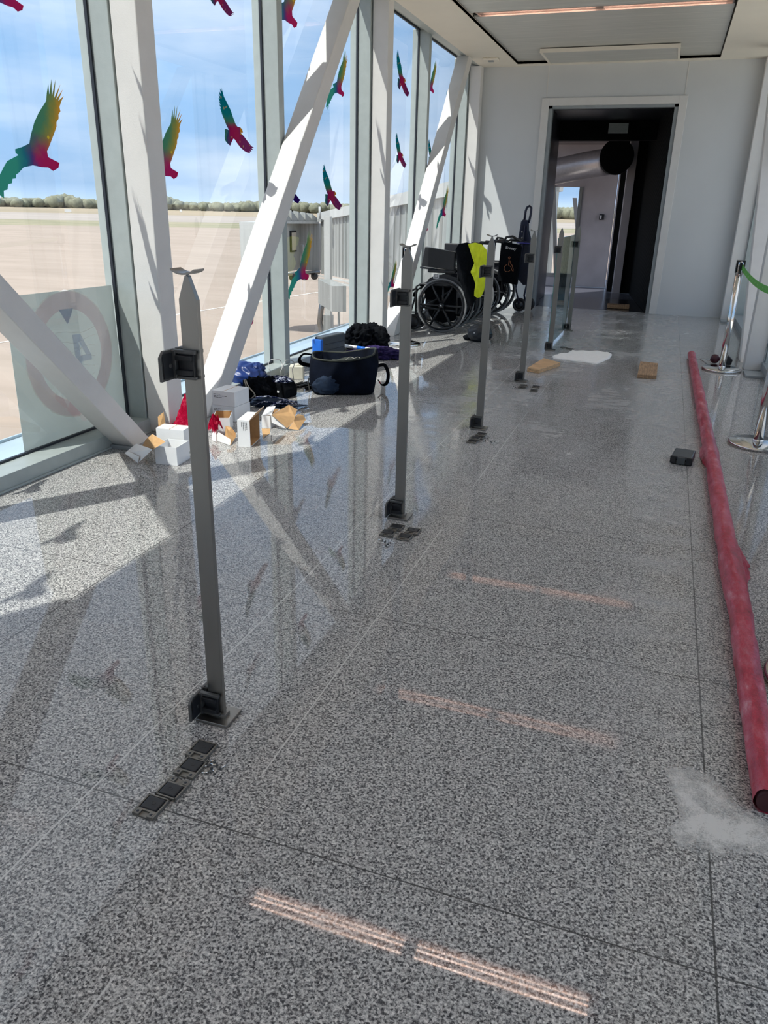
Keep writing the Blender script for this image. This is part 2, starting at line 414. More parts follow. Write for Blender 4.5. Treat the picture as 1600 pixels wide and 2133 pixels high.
# light strips: louvred channels with tubes inside
M_TUBE = emit_mat('lit_tube', (1.0, .72, .58), 24.0)
M_CHAN = mat('lamp_reflector', (.40, .33, .30), .7)
names = {9.10: 'narrow louvred ceiling light strip nearest the far door', 6.27: 'ceiling light strip over the middle of the walkway, mirrored faintly in the floor',
         3.565: 'ceiling light strip nearest the camera, mirrored sharply in the near floor'}
for y in STRIPY:
    L = thing('ceiling_light', names.get(y, 'narrow louvred ceiling light strip behind the camera'), 'ceiling light', (MID, y, zc), 0, 'ceiling light strips')
    b = MB(); b.box(-1.225, 1.225, -.095, -.089, -.002, .075); b.box(-1.225, 1.225, .089, .095, -.002, .075); b.box(-1.225, 1.225, -.089, .089, .068, .075)
    b.box(-1.235, -1.225, -.095, .095, -.002, .075); b.box(1.225, 1.235, -.095, .095, -.002, .075)
    b.build('channel', M_CHAN, L)
    b = MB()
    for yy in (-.012, .031): b.box(-1.225, 1.225, yy-.001, yy+.001, -.001, .030)
    b.box(-1.225, 1.225, -.089, -.072, -.001, .003); b.build('baffle', M_CHAN, L)
    for x0, x1 in ((-1.17, -.045), (.045, 1.17)):
        b = MB()
        for yy, r in ((-.030, .0040), (.030, .0040), (.066, .0040)): b.tube([(x0, yy, .039), (x1, yy, .039)], r, 8)
        b.build('lamp', M_TUBE, L)
        b = MB(); n = 34
        for k in range(n+1):
            x = x0+(x1-x0)*k/n; b.box(x-.0012, x+.0012, -.088, .088, .012, .024)
        b.build('louvre', M_CHAN, L)
    b = MB(); b.box(-.035, .035, -.03, .03, .01, .05); b.build('lamp_holder', M_STEEL, L)
# small sensor on the cream ceiling by the left window
s_ = thing('ceiling_sensor', 'small square white sensor on the cream ceiling near the far left corner', 'sensor', (-2.53, 11.36, ZC))
b = MB(); b.prism([(-.10, -.07), (.10, -.07), (.10, .07), (-.10, .07)], 'z', -.03, 0); b.build('sensor_body', M_SOFFIT, s_, bevel=.012)
b = MB(); b.box(-.035, .035, -.03, .03, -.042, -.028); b.build('sensor_lens', M_MULL2, s_)

# left and right glazed walls
def side(sgn):
    f = (lambda x: x) if sgn < 0 else mir
    def X(a, b): return (min(f(a), f(b)), max(f(a), f(b)))
    nm = 'left' if sgn < 0 else 'right'
    y1 = YE
    # sill curb
    b = MB(); b.box(*X(-3.09, -2.92), YB, y1, 0, .083); b.box(*X(-2.925, -2.908), YB, y1, 0, .012)
    struct(b.build('trim_2' if sgn < 0 else 'trim_3', M_MULL2 if sgn > 0 else M_MULL, bevel=.002))
    # header: sloping soffit from the ceiling edge up to the glass head
    b = MB(); pts = [(f(-2.805), 3.20), (f(-2.955), 3.235), (f(-2.965), 3.26), (f(-3.075), 3.29), (f(-3.13), 3.295), (f(-3.13), 3.55), (f(-2.805), 3.55)]
    b.prism(pts, 'y', YB, y1) if False else None
    A = [(p[0], YB, p[1]) for p in pts]; B = [(p[0], y1, p[1]) for p in pts]
    for i in range(len(pts)):
        j = (i+1) % len(pts); b.quad(A[i], A[j], B[j], B[i])
    b.quad(*A); b.quad(*B)
    struct(b.build('trim_4' if sgn < 0 else 'trim_5', M_MULL))
    # outer ledge (flashing) beyond the glass
    b = MB(); b.box(*X(-3.60, -3.10), YB, y1, -.05, -.012); b.box(*X(-3.615, -3.60), YB, y1, -.30, .004)
    struct(b.build('ledge_'+nm, LEDGE))
    # mullions
    for i, y in enumerate(MULLY):
        b = MB(); b.box(*X(-3.07, -2.945), y, y+.09, .0, 3.29); b.box(*X(-3.16, -3.07), y+.02, y+.07, .0, 3.29)
        m = struct(b.build('mullion_'+nm, M_MULL, bevel=.003))
        b = MB()
        b.box(*X(-3.086, -3.068), y-.012, y, .083, 3.28); b.box(*X(-3.086, -3.068), y+.09, y+.102, .083, 3.28)
        struct(b.build('gasket_'+nm, M_GASKET))
    b = MB(); b.box(*X(-3.086, -3.069), YB, y1, .083, .095); b.box(*X(-3.086, -3.066), YB, y1, 3.268, 3.29)
    struct(b.build('glazing_bead_'+nm, M_GASKET))
    # panes, one window per bay
    for i in range(len(MULLY)-1):
        y0 = MULLY[i]+.09; yy = MULLY[i+1]
        b = MB(); b.box(*X(-3.090, -3.080), y0, yy, .083, 3.29)
        struct(b.build('window_%d' % (i+1+(0 if sgn < 0 else 20)), M_GLASS))
    y0 = MULLY[-1]+.085
    # columns
    for y in COLY:
        nmc = {3.95: 'nearest', }.get(y, '')
        b = MB(); b.box(*X(-2.935, XL), y+.0, y+.155, 0, ZC+.0)
        c = struct(b.build('column_'+nm, M_WHITE, bevel=.006))
    # braces: slope, foot y, top
    def brace(yf, up, name='brace_'+nm):
        # near edge runs z = s*(y-yf) ; up=+1 away from the camera
        s = 1.145 if up > 0 else 1.06; wy = .205 if up > 0 else .165
        z1 = ZC
        d = z1/s
        if up > 0: p = [(yf, 0), (yf+wy, 0), (yf+wy+d, z1), (yf+d, z1)]
        else: p = [(yf, 0), (yf-wy, 0), (yf-wy-d, z1), (yf-d, z1)]
        b = MB(); A = [(f(-2.935), q[0], q[1]) for q in p]; Bq = [(f(XL), q[0], q[1]) for q in p]
        b.hexa([A[0], A[1], Bq[1], Bq[0], A[3], A[2], Bq[2], Bq[3]])
        return struct(b.build(name, M_WHITE, bevel=.006))
    brace(4.39, 1); brace(8.34, 1); brace(3.775, -1); brace(-.2, -1); brace(-3.6, 1)
    # dark foot plates under the brace feet
    for y in COLY:
        b = MB(); b.box(*X(-2.955, -2.76), y-.40, y-.14, 0, .022)
        struct(b.build('foot_plate_'+nm, M_MULL2, bevel=.002))
LEDGE = mat('sky_tinted_flashing', (.42, .52, .60), .35, metal=.2, var=.08, scale=3)  # metal flashing with the sky's blue reflection tinted into its base colour
side(-1); side(1)

# far wall with the doorway opening
DX0, DX1, DZ = -1.824, -.12, 2.707
b = MB(); b.box(-3.2, DX0, YE, YE+.1, 0, 3.5); b.box(DX1, 1.3, YE, YE+.1, 0, 3.5); b.box(DX0, DX1, YE, YE+.1, DZ, 3.5)
struct(b.build('wall_far', M_WALL))
b = MB(); t = .0015
for x in (-1.87, -.065): b.box(x-.006, x+.006, YE-.004, YE, 2.80, ZC)       # white cover strips above the frame
struct(b.build('trim_6', M_WHITE))
b = MB()
b.box(DX0-.10, DX0, YE-.025, YE+.1, 0, DZ+.095); b.box(DX1, DX1+.10, YE-.025, YE+.1, 0, DZ+.095); b.box(DX0, DX1, YE-.025, YE+.1, DZ, DZ+.095)
struct(b.build('door_frame', M_WHITE, bevel=.003))
b = MB()
b.box(DX0, DX0+.05, YE+.0, YE+.11, 0, DZ); b.box(DX1-.05, DX1, YE+.0, YE+.11, 0, DZ); b.box(DX0, DX1, YE+.0, YE+.11, DZ-.035, DZ)
struct(b.build('door_lining', M_MULL2))
# back wall behind the camera
b = MB(); b.box(-3.2, 1.3, YB-.1, YB, 0, 3.5); struct(b.build('wall_back', M_WALL))
b = MB(); b.box(-3.15, 1.25, YB, YE+.1, 3.52, 3.6); struct(b.build('roof', M_MULL2))

# ------------------------------------------------------------------ beyond the door: boarding bridge vestibule
b = MB(); b.box(-2.9, .4, YE+.1, 13.9, -.03, -.004); struct(b.build('floor_vestibule', mat('dark_ribbed_rubber_floor', (.035, .035, .04), .22, var=.2, scale=20)))
b = MB(); b.box(-3.4, .6, 13.9, 18, -.03, -.004); struct(b.build('floor_bridge', mat('blue_grey_floor', (.09, .095, .12), .25, var=.15, scale=6)))
b = MB(); b.box(-1.98, -1.775, YE+.1, 12.55, 0, 2.7)
struct(b.build('wall_vestibule_left', M_DARKMETAL))
b = MB(); b.box(-2.0, -1.88, 12.55, 13.8, 0, 2.7); struct(b.build('wall_vestibule_side', M_DARKMETAL))
# ribbed dark wall on the right, running back from the frame
b = MB(); p0 = Vector((-.16, YE+.1, 0)); p1 = Vector((-.52, 15.0, 0)); d = (p1-p0); L = d.length; d.normalize(); nrm = Vector((-d.y, d.x, 0)); n = 34
for k in range(n):
    a = p0+d*(L*k/n); c = p0+d*(L*(k+.62)/n)
    o1 = nrm*.02
    b.hexa([a+o1, c+o1, c-nrm*.03, a-nrm*.03]+[q+Vector((0, 0, 2.72)) for q in (a+o1, c+o1, c-nrm*.03, a-nrm*.03)])
a, c = p0, p1
b.hexa([a, c, c-nrm*.05, a-nrm*.05]+[q+Vector((0, 0, 2.72)) for q in (a, c, c-nrm*.05, a-nrm*.05)])
struct(b.build('wall_vestibule_right', M_DARKWALL))
b = MB()
for k in range(4): b.box(-2.0, .0, YE+.1+k*.42, YE+.1+(k+1)*.42-.012, 2.665+.003*k, 2.70+.003*k)
struct(b.build('ceiling_vestibule', M_DARKMETAL))
b = MB(); b.box(-2.0, .0, 13.8, 14.0, 2.41, 2.72); struct(b.build('beam_vestibule', M_DARKWALL))
sg = thing('wall_plate', 'small blank pale rectangular plate under the dark ceiling inside the doorway', 'plate', (-.97, 13.6, 2.56))
b = MB(); b.box(-.145, .145, -.008, .008, -.07, .07); b.build('plate_face', mat('pale_plate', (.36, .40, .38), .5), sg, bevel=.004)
b = MB(); b.box(-.15, .15, .008, .014, -.075, .075); b.build('plate_backing', M_DARKMETAL, sg)
# rotunda: pale panelled back wall with a window and the round duct
M_BRW = mat('pinkish_grey_panel', (.48, .44, .45), .42, var=.10, scale=3, bump=.05, bscale=8)
b = MB(); YR = 15.9
b.box(-1.68, -1.03, YR, YR+.05, 0, 2.7); b.box(-1.02, -.72, YR-.01, YR+.04, 0, 2.7)
b.box(-3.4, -1.68, YR, YR+.05, 0, .20); b.box(-3.4, -1.68, YR, YR+.05, 1.78, 2.7)
struct(b.build('wall_bridge', M_BRW))
b = MB(); b.box(-.95, -.86, 15.2, 15.3, 0, 2.7); struct(b.build('dark_gap_strip', M_DARKWALL))  # black strip standing in for the shade of an open gap
b = MB(); b.box(-.83, -.70, 14.95, 15.0, 0, 2.7); struct(b.build('pale_post', M_BRW))
b = MB(); b.box(-.70, -.45, 15.0, 15.1, 0, 2.7); struct(b.build('wall_bridge_right', M_DARKWALL))
b = MB(); b.box(-3.5, .3, 14.0, 17.5, 2.72, 2.8); b.box(-3.4, -.9, 15.2, 15.9, 2.50, 2.52); struct(b.build('ceiling_bridge', mat('brown_grey_ceiling', (.20, .17, .165), .4, var=.2)))
b = MB(); b.box(-1.70, -1.64, YR-.03, YR+.02, .2, 1.78)
b.hexa([(-2.02, YR-.02, .2), (-1.95, YR-.02, .2), (-1.95, YR+.05, .2), (-2.02, YR+.05, .2), (-2.22, YR-.02, 1.80), (-2.15, YR-.02, 1.80), (-2.15, YR+.05, 1.80), (-2.22, YR+.05, 1.80)])
b.box(-3.4, -1.68, YR-.02, YR+.05, .17, .23)
struct(b.build('window_frame_bridge', M_STEEL))
b = MB(); b.hexa([(-1.70, YR+.3, .9), (-1.64, YR+.3, .9), (-1.64, YR+.34, .9), (-1.70, YR+.34, .9), (-1.85, YR+.3, 1.6), (-1.77, YR+.3, 1.6), (-1.77, YR+.34, 1.6), (-1.85, YR+.34, 1.6)])
struct(b.build('white_strut', M_WHITE))
b = MB(); b.box(-3.4, -1.68, YR+.01, YR+.016, .2, 1.78); struct(b.build('window_41', M_GLASS))
du = thing('air_duct', 'fat curved grey air duct with a black open end under the ceiling beyond the door', 'duct', (0, 0, 0))
pts = [Vector((-3.0, 15.0, 1.86)), Vector((-2.3, 15.05, 1.96)), Vector((-1.9, 15.05, 2.04)), Vector((-1.55, 15.0, 2.11)), Vector((-1.25, 14.9, 2.15)), Vector((-1.08, 14.75, 2.17))]
MB().tube(pts, .215, 28).build('duct_pipe', mat('duct_metal', (.42, .39, .39), .35, metal=.5, var=.08), du)
MB().tube([Vector((-1.10, 14.76, 2.17)), Vector((-1.02, 14.62, 2.20)), Vector((-1.0, 14.45, 2.22))], [.222, .265, .275], 28).build('duct_mouth', M_DARKWALL, du)
sw = thing('wall_switch', 'small dark switch box with a white button on the pale wall inside the bridge', 'switch', (-1.24, YR-.02, 1.27))
b = MB(); b.box(-.045, .045, -.03, 0, -.05, .05); b.build('switch_body', M_BLACKPL, sw, bevel=.006)
b = MB(); b.box(-.03, .0, -.036, -.03, -.03, .03); b.build('switch_button', M_WHITEPRINT, sw)
hd = thing('wooden_block', 'reddish brown wooden block lying just inside the dark doorway', 'wood block', (-.58, 12.55, 0), .05)
b = MB(); b.box(-.16, .16, -.09, .09, 0, .055); b.build('block', M_WOODD, hd, bevel=.004)

# ================================================================== OUTSIDE
ZG = -4.25
r = ray(300, 430); u = Vector((r.x, r.y, 0)).normalized(); v = Vector((-u.y, u.x, 0))
def band(name, d0, d1, m, z, skew=0.0, w=2500):
    b = MB(); q = [u*d0-v*w, u*d0+v*w, u*d1+v*w, u*d1-v*w]
    k = .035
    pts = []
    for dd, ww in ((d0, -w), (d0, w), (d1, w), (d1, -w)):
        pts.append(u*(dd*(1+0*ww)+0)+v*ww)
    b.quad(*[(p.x, p.y, z) for p in pts]); o = struct(b.build(name, m)); return o
def ground_mat(name, c1, c2, scale, stretch, lines=False):
    m = bpy.data.materials.new(name); m.use_nodes = True; t = m.node_tree; b = t.nodes['Principled BSDF']
    tc = N(t, 'ShaderNodeTexCoord'); mp = N(t, 'ShaderNodeMapping'); mp.inputs['Rotation'].default_value = (0, 0, -math.atan2(v.y, v.x)); mp.inputs['Scale'].default_value = stretch
    t.links.new(tc.outputs['Object'], mp.inputs[0])
    c = ramp(t, noise_n(t, mp.outputs[0], scale, 6, .6), [(.35, c1), (.65, c2)])
    if lines:
        s = N(t, 'ShaderNodeSeparateXYZ'); mp2 = N(t, 'ShaderNodeMapping'); mp2.inputs['Rotation'].default_value = (0, 0, .25); t.links.new(tc.outputs['Object'], mp2.inputs[0]); t.links.new(mp2.outputs[0], s.inputs[0])
        for ax, per in ((0, 7.5), (1, 7.5)):
            fx = math_n(t, 'FRACT', math_n(t, 'DIVIDE', s.outputs[ax], per))
            l = math_n(t, 'LESS_THAN', fx, .006)
            c = mixc(t, math_n(t, 'MULTIPLY', l, .35), c, (.30, .27, .24))
    t.links.new(c, b.inputs['Base Color']); b.inputs['Roughness'].default_value = .9
    return m
band('ground_apron', -400, 205, ground_mat('concrete_apron', (.29, .232, .187), (.355, .285, .235), .35, (.25, 1, 1), True), ZG)
band('ground_verge', 205, 262, ground_mat('dry_grass_verge', (.18, .18, .10), (.30, .265, .175), .12, (.4, 1, 1)), ZG)
band('ground_taxiway', 262, 400, ground_mat('taxiway', (.30, .262, .232), (.36, .315, .28), .03, (.3, 1, 1)), ZG)
band('ground_field', 400, 3000, ground_mat('dry_field', (.25, .21, .14), (.35, .275, .19), .006, (.3, 1, 1)), ZG)
# unseen pale slab on the right, added to bounce sunlight onto the ceiling
b = MB(); b.box(1.9, 16, -12, 11.5, -1.6, -1.4); struct(b.build('bounce_slab', mat('warm_white_bounce', (.78, .74, .66), .9, var=.05)))
# white taxi line painted on the apron
def strip(name, a, c, wdt, m, z):
    a = Vector(a); c = Vector(c); d = (c-a).normalized(); n = Vector((-d.y, d.x, 0))*wdt/2
    b = MB(); b.quad(a-n, c-n, c+n, a+n); o = b.build(name, m); return o
M_LINE = mat('painted_line', (.72, .70, .64), .7)
a = FZ(-200, 745, ZG+.01); c = FZ(672, 607, ZG+.01)
struct(strip('painted_line', (a.x, a.y, ZG+.012), (c.x, c.y, ZG+.012), .16, M_LINE, 0))
a = FZ(-300, 470, ZG+.01); c = FZ(230, 466, ZG+.01)
# distant tree line: clumps along the horizon
b = MB(); random.seed(3)
rx = lambda px: DIST(px, 425, 1)
for i in range(250):
    px = -120+i*5.6+random.uniform(-2, 2); d = random.uniform(650, 700)
    r = ray(px, 425); h = math.hypot(r.x, r.y); p = Vector((r.x/h*d, r.y/h*d, ZG))
    hh = 5.9+random.uniform(-.6, 1.0)
    if 95 < px < 185: hh += 3.4*math.exp(-((px-135)/32)**2)
    if 340 < px < 385: hh += 3.8*math.exp(-((px-352)/20)**2)
    if 500 < px < 560: hh += 1.7
    if 590 < px < 760: hh += 1.8
    if px > 1150: hh += 3
    bm2 = bmesh.new(); bmesh.ops.create_icosphere(bm2, subdivisions=2, radius=1); mp = {}
    for q in bm2.verts:
        k = 1+.35*noise.noise(q.co*2.2+Vector((i, 0, 0)))
        mp[q] = b.bm.verts.new((p.x+q.co.x*4.5*k, p.y+q.co.y*4.5*k, p.z+hh*.45+q.co.z*hh*.55*k))
    for f in bm2.faces: b.bm.faces.new([mp[x] for x in f.verts]).smooth = True
    bm2.free()
tr = b.build('treeline', mat('distant_foliage', (.20, .205, .15), .95, var=.25, scale=.4, spec=.1)); tag(tr, 'low dark green line of trees along the horizon beyond the airfield', 'trees', kind='stuff')
# airfield marker boards, small and far
for i, (px, py, hh, ww, lab, cc) in enumerate(((142, 443, 1.3, 3.0, 'small white marker board on the far grass strip seen through the first pane', M_WHITEPRINT), (377, 443, 1.5, 1.4, 'small white marker box standing on the far field just right of the near column', M_WHITEPRINT), (461, 436, 1.2, 5.0, 'small dark sign board on the distant dry field', M_BLACKPL))):
    p = FZ(px, py, ZG); o = thing('marker_board', lab, 'sign', (p.x, p.y, ZG), math.atan2(p.y, p.x)+math.pi/2)
    b = MB(); b.box(-ww/2, ww/2, -.1, .1, .3, .3+hh); b.build('board', cc, o)
    for sx in (-1, 1):
        b = MB(); b.box(sx*(ww/2-.2)-.07, sx*(ww/2-.2)+.07, -.05, .05, 0, .3); b.build('leg', M_STEEL, o)

# ---- neighbouring boarding bridge
M_BRIDGE = mat('weathered_white_metal', (.48, .49, .48), .5, var=.08, scale=1.2, stretch=(4, 4, .3))
M_BRIDGE2 = mat('corrugated_grey_metal', (.31, .32, .31), .5, metal=.2, var=.25, scale=2, stretch=(5, 5, .2))
M_ROOFG = mat('grey_canopy', (.33, .34, .33), .7, var=.15, scale=2)
br = thing('boarding_bridge', 'pale grey airport boarding bridge with a cab, outside beyond the slanted brace', 'boarding bridge', (0, 0, 0))
def P2(px, d, z): q = DIST(px, 430, d); return Vector((q.x, q.y, z))
def slab(b, a, c, z0a, z1a, z0c, z1c, th, side=1):
    d = (c-a); d.z = 0; d.normalize(); n = Vector((-d.y, d.x, 0))*th*side
    A0, A1, C0, C1 = (Vector((a.x, a.y, z0a)), Vector((a.x, a.y, z1a)), Vector((c.x, c.y, z0c)), Vector((c.x, c.y, z1c)))
    b.hexa([A0, C0, C0+n, A0+n, A1, C1, C1+n, A1+n])
# tunnel from near (px 960, 19 m) to the rotunda of the cab (px 664, 37 m)
TA, TB = P2(985, 19.5, 0), P2(668, 37, 0)
b = MB(); slab(b, TA, TB, -.75, 1.95, -1.55, .95, 2.2, -1); b.build('tunnel', M_BRIDGE2, br)
b = MB(); slab(b, TA, TB, 1.80, 2.08, .80, 1.08, 2.3, -1)
off = (TB-TA).normalized(); nn = Vector((-off.y, off.x, 0))*.06
slab(b, TA+nn, TB+nn, 1.72, 2.05, .72, 1.05, .10, 1); b.build('roof_band', M_BRIDGE, br)
b = MB()
for z in (0.0, .14): slab(b, TA+nn, TB+nn, -.86-z, -.80-z, -1.66-z, -1.60-z, .08, 1)
b.build('lower_rail', M_BRIDGE, br)
nr = 30
b = MB()
for k in range(nr):
    q = TA+(TB-TA)*((k+.5)/nr); za = -.75+(-1.55+.75)*(k+.5)/nr; zb = 1.72+(.72-1.72)*(k+.5)/nr
    q2 = q+(TB-TA).normalized()*.07; slab(b, q, q2, za, zb, za, zb, .05, 1)
b.build('rib', M_BRIDGE2, br)
# cab
c0, c1, c2_ = P2(592, 36, 0), P2(622, 37.4, 0), P2(664, 37.2, 0)
b = MB(); slab(b, c0, c1, -1.42, .62, -1.42, .62, 2.2, 1); b.build('cab', M_BRIDGE, br)
b = MB(); slab(b, c1, c2_, -1.44, .60, -1.44, .60, 1.6, 1); b.build('rotating_shutter', M_BRIDGE2, br)
b = MB(); slab(b, c0, c2_, .60, .72, .60, .72, 2.0, 1); b.build('eaves', M_BRIDGE, br)
b = MB()
for k in range(5):     # folded canopy ridges
    a = c0+(c2_-c0)*(k/5.0); q = c0+(c2_-c0)*((k+.9)/5.0); back = Vector((u.x, u.y, 0))*1.3; top = 1.0 - .0*k
    b.hexa([Vector((a.x, a.y, .70)), Vector((q.x, q.y, .70)), Vector((q.x, q.y, .70))+back, Vector((a.x, a.y, .70))+back,
            Vector((a.x, a.y, 1.18-.04*k)), Vector((q.x, q.y, .80)), Vector((q.x, q.y, .95))+back, Vector((a.x, a.y, 1.2-.04*k))+back])
b.build('canopy', M_ROOFG, br)
tocam = -Vector((u.x, u.y, 0))
wp = DIST(608, 490, 36.2)
b = MB(); d = (c1-c0); d.z = 0; d.normalize(); n = Vector((-d.y, d.x, 0))*-.06; w0 = c0+d*.20; w1 = c0+d*.46
wa = c0+(c1-c0)*.32; wb = c0+(c1-c0)*.72
slab(b, wa, wb, -.60, .30, -.60, .30, .06, -1); b.build('window_frame', M_BLACKPL, br)
b = MB(); wa2 = wa+(wb-wa)*.13-n*0; wb2 = wa+(wb-wa)*.87; nq = Vector((-d.y, d.x, 0))*-.07
slab(b, wa2+nq, wb2+nq, -.53, .22, -.53, .22, .02, -1); b.build('window_pane', mat('warm_reflection_pane', (.62, .56, .48), .1), br)
b = MB(); b.tube([(c0+(c2_-c0)*.0+Vector((0, 0, -1.5))), (c2_+Vector((0, 0, -1.5)))], .09, 6); b.build('underframe', M_STEEL, br)
for fr in (.2, .55, .85):
    q = c0+(c2_-c0)*fr; b = MB(); b.lathe([(.01, -.06), (.16, -.06), (.16, .06), (.01, .06)], (q.x, q.y, -1.66), 14, 'y'); b.build('wheel', M_BLACKPL, br)
q = P2(683, 30, 0)
b = MB(); b.box(q.x-.12, q.x+.12, q.y-.1, q.y+.1, -2.5, 1.0); b.build('lift_column', M_BRIDGE, br)
b = MB(); b.box(q.x-.15, q.x+.15, q.y-.15, q.y+.15, ZG+.5, -2.5); b.build('lift_leg', M_BRIDGE2, br)
q1, q2 = P2(690, 29.5, 0), P2(722, 27, 0)
b = MB(); slab(b, q1, q2, -2.0, -1.15, -2.0, -1.15, .5, -1); b.build('equipment_box', M_BRIDGE2, br)
b = MB(); q = P2(706, 28.4, 0); b.tube([(q.x, q.y, -2.0), (q.x, q.y, ZG+.05)], .045, 8); b.build('cable_drop', M_STEEL, br)
b = MB(); pts = [P2(672, 30, -1.9), P2(667, 30, -2.3), P2(664, 30, -2.8), P2(668, 30, -3.1), P2(673, 30, -3.5), P2(672, 30, -3.9), P2(678, 30, ZG+.1)]
b.tube(pts, .11, 8); b.build('hose', M_STEEL, br)
b = MB()
for k in range(6):
    q = P2(670+k*.9, 29.7, -3.55-.09*k); b.tube([q+Vector((0, 0, .03)), q+Vector((.16, .05, -.03))], .05, 6)
b.build('yellow_coil', M_YELLOW, br)
q = P2(676, 29.2, 0); b = MB(); b.box(q.x-.55, q.x+.15, q.y-.4, q.y+.4, ZG+.02, ZG+.55); b.build('bogie', M_BLACKPL, br)
# tall white light mast behind the bridge
q = P2(666, 34, 0); m_ = thing('pole', 'thin white post rising above the boarding bridge roof', 'post', (q.x, q.y, 0))
b = MB(); b.tube([(0, 0, .8), (0, 0, 1.32)], .05, 8); b.build('shaft', M_BRIDGE, m_); b = MB(); b.box(-.08, .08, -.08, .08, .74, .84); b.build('socket', M_BRIDGE2, m_)
# service equipment on the apron below
def ground_cart(name, px0, px1, d, z1, lab, cat, mm):
    a, c = P2(px0, d, 0), P2(px1, d, 0); o = thing(name, lab, cat, ((a.x+c.x)/2, (a.y+c.y)/2, ZG), math.atan2(c.y-a.y, c.x-a.x))
    L = (c-a).length
    b = MB(); b.box(-L/2, L/2, -.5, .5, .42, .52); b.build('deck', mm, o, bevel=.02)
    b = MB()
    for z in (.75, 1.0):
        b.tube([(-L/2, -.45, z), (L/2, -.45, z)], .03, 6)
    for k in range(5): b.tube([(-L/2+L*k/4, -.45, .5), (-L/2+L*k/4, -.45, z1)], .03, 6)
    b.build('rail', mm, o)
    for sx in (-.38, .38):
        b = MB(); b.lathe([(.01, -.55), (.2, -.55), (.2, -.42), (.01, -.42)], (sx*L, 0, .2), 14, 'y'); b.build('wheel', M_BLACKPL, o)
    return o
ground_cart('service_cart', 686, 742, 24.5, 1.0, 'pale grey wheeled service cart parked on the apron under the boarding bridge', 'cart', M_BRIDGE)
gp = thing('ground_unit', 'rounded grey ground unit box standing on the apron low behind the glass', 'machine', tuple(P2(686, 19.3, ZG)), -.9)
b = MB(); b.prism([(-.35, 0), (.35, 0), (.33, .55), (.1, .95), (-.2, .98), (-.35, .8)], 'x', -.4, .4); b.build('housing', mat('grey_unit', (.45, .45, .44), .5), gp, bevel=.08)
b = MB(); b.box(-.3, .3, -.42, -.36, .12, .3); b.build('grille', M_BLACKPL, gp)
tl = thing('teal_machine', 'small teal machine on the apron seen through the pane left of the third post', 'machine', tuple(P2(820, 21, -1.95)), -.8)
b = MB(); b.blob((0, 0, .15), (.24, .2, .2), 3, .1, 2, 3); b.build('tank', mat('teal_paint', (.02, .20, .24), .4), tl)
b = MB(); b.tube([(-.25, 0, .0), (.25, 0, .0)], .05, 8); b.tube([(-.2, 0, 0), (-.2, 0, -2.3)], .04, 8); b.tube([(.2, 0, 0), (.2, 0, -2.3)], .04, 8); b.build('stand', M_STEEL, tl)
# round mark on the tunnel side
# ================================================================== RAILING POSTS
def clamp(parent, sy, z0, full=False):
    """half clamp: side plate with rubber pad plus a slotted block fixed to the bar"""
    y0, y1 = (-.066, -.004) if sy < 0 else (.004, .066)
    b = MB(); ch = .014
    pts = [(y0 if sy < 0 else y1, z0), (y1 if sy < 0 else y0, z0), (y1 if sy < 0 else y0, z0+.070), ((y0+ch) if sy < 0 else (y1-ch), z0+.070), (y0 if sy < 0 else y1, z0+.070-ch)]
    b.prism(pts, 'x', -.052, -.044)
    b.box(-.044, .016, min(-.010*0+(.009 if sy > 0 else -.021), 9), (.021 if sy > 0 else -.009), z0+.002, z0+.009)
    b.box(-.044, .016, (.009 if sy > 0 else -.021), (.021 if sy > 0 else -.009), z0+.061, z0+.070)
    b.box(-.046, -.034, (.006 if sy > 0 else -.024), (.024 if sy > 0 else -.006), z0+.002, z0+.068)
    c = b.build('glass_clamp', M_CLAMP, parent, bevel=.0012)
    b = MB(); pa = [(p[0]+(.006 if p[0] == (y0 if sy < 0 else y1) and sy < 0 else (-.006 if p[0] == y1 and sy > 0 else 0)), p[1]) for p in pts]
    zz = (z0+.006, z0+.064); ya, yb = (y0+.006, y1-.012) if sy < 0 else (y0+.012, y1-.006)
    b.box(-.044, -.041, ya, yb, *zz); b.build('rubber_pad', M_RUBBER, c)
    b = MB()
    for k in (0, 1):
        zk = z0+.012+k*.034
        b.box(-.034, .008, (.007 if sy > 0 else -.026), (.026 if sy > 0 else -.007), zk, zk+.012)
    b.box(-.030, .010, (.007 if sy > 0 else -.016), (.016 if sy > 0 else -.007), z0+.009, z0+.061)
    b.build('slotted_block', M_RUBBER, c, bevel=.001)
    b = MB(); ym = (y0+y1)/2; b.lathe([(.0035, -.041), (.0055, -.0402), (.0035, -.0396)], (0, ym, z0+.034), 12, 'x'); b.build('screw_socket', M_CLAMP, c)
    if full:
        b = MB(); b.prism(pts, 'x', .006, .014); b.build('cover_plate', M_CLAMP, c, bevel=.001)
    return c
M_CLAMP = mat('dark_cast_clamp', (.11, .11, .108), .42, metal=.6, var=.15, scale=50)
posts = [(1.560, 'tall stainless railing post nearest the camera, with black clamps and a curved saddle on top', 1),
         (3.190, 'second nearest railing post, with four clamp covers laid at its foot', 1),
         (4.873, 'third railing post from the camera, in front of the yellow jacket', 1),
         (6.500, 'fourth railing post from the camera, standing beside the orange wooden board', 1),
         (8.20, 'fifth railing post, holding the near edge of the glass panel', 0),
         (9.76, 'farthest railing post, holding the far edge of the glass panel', 0)]
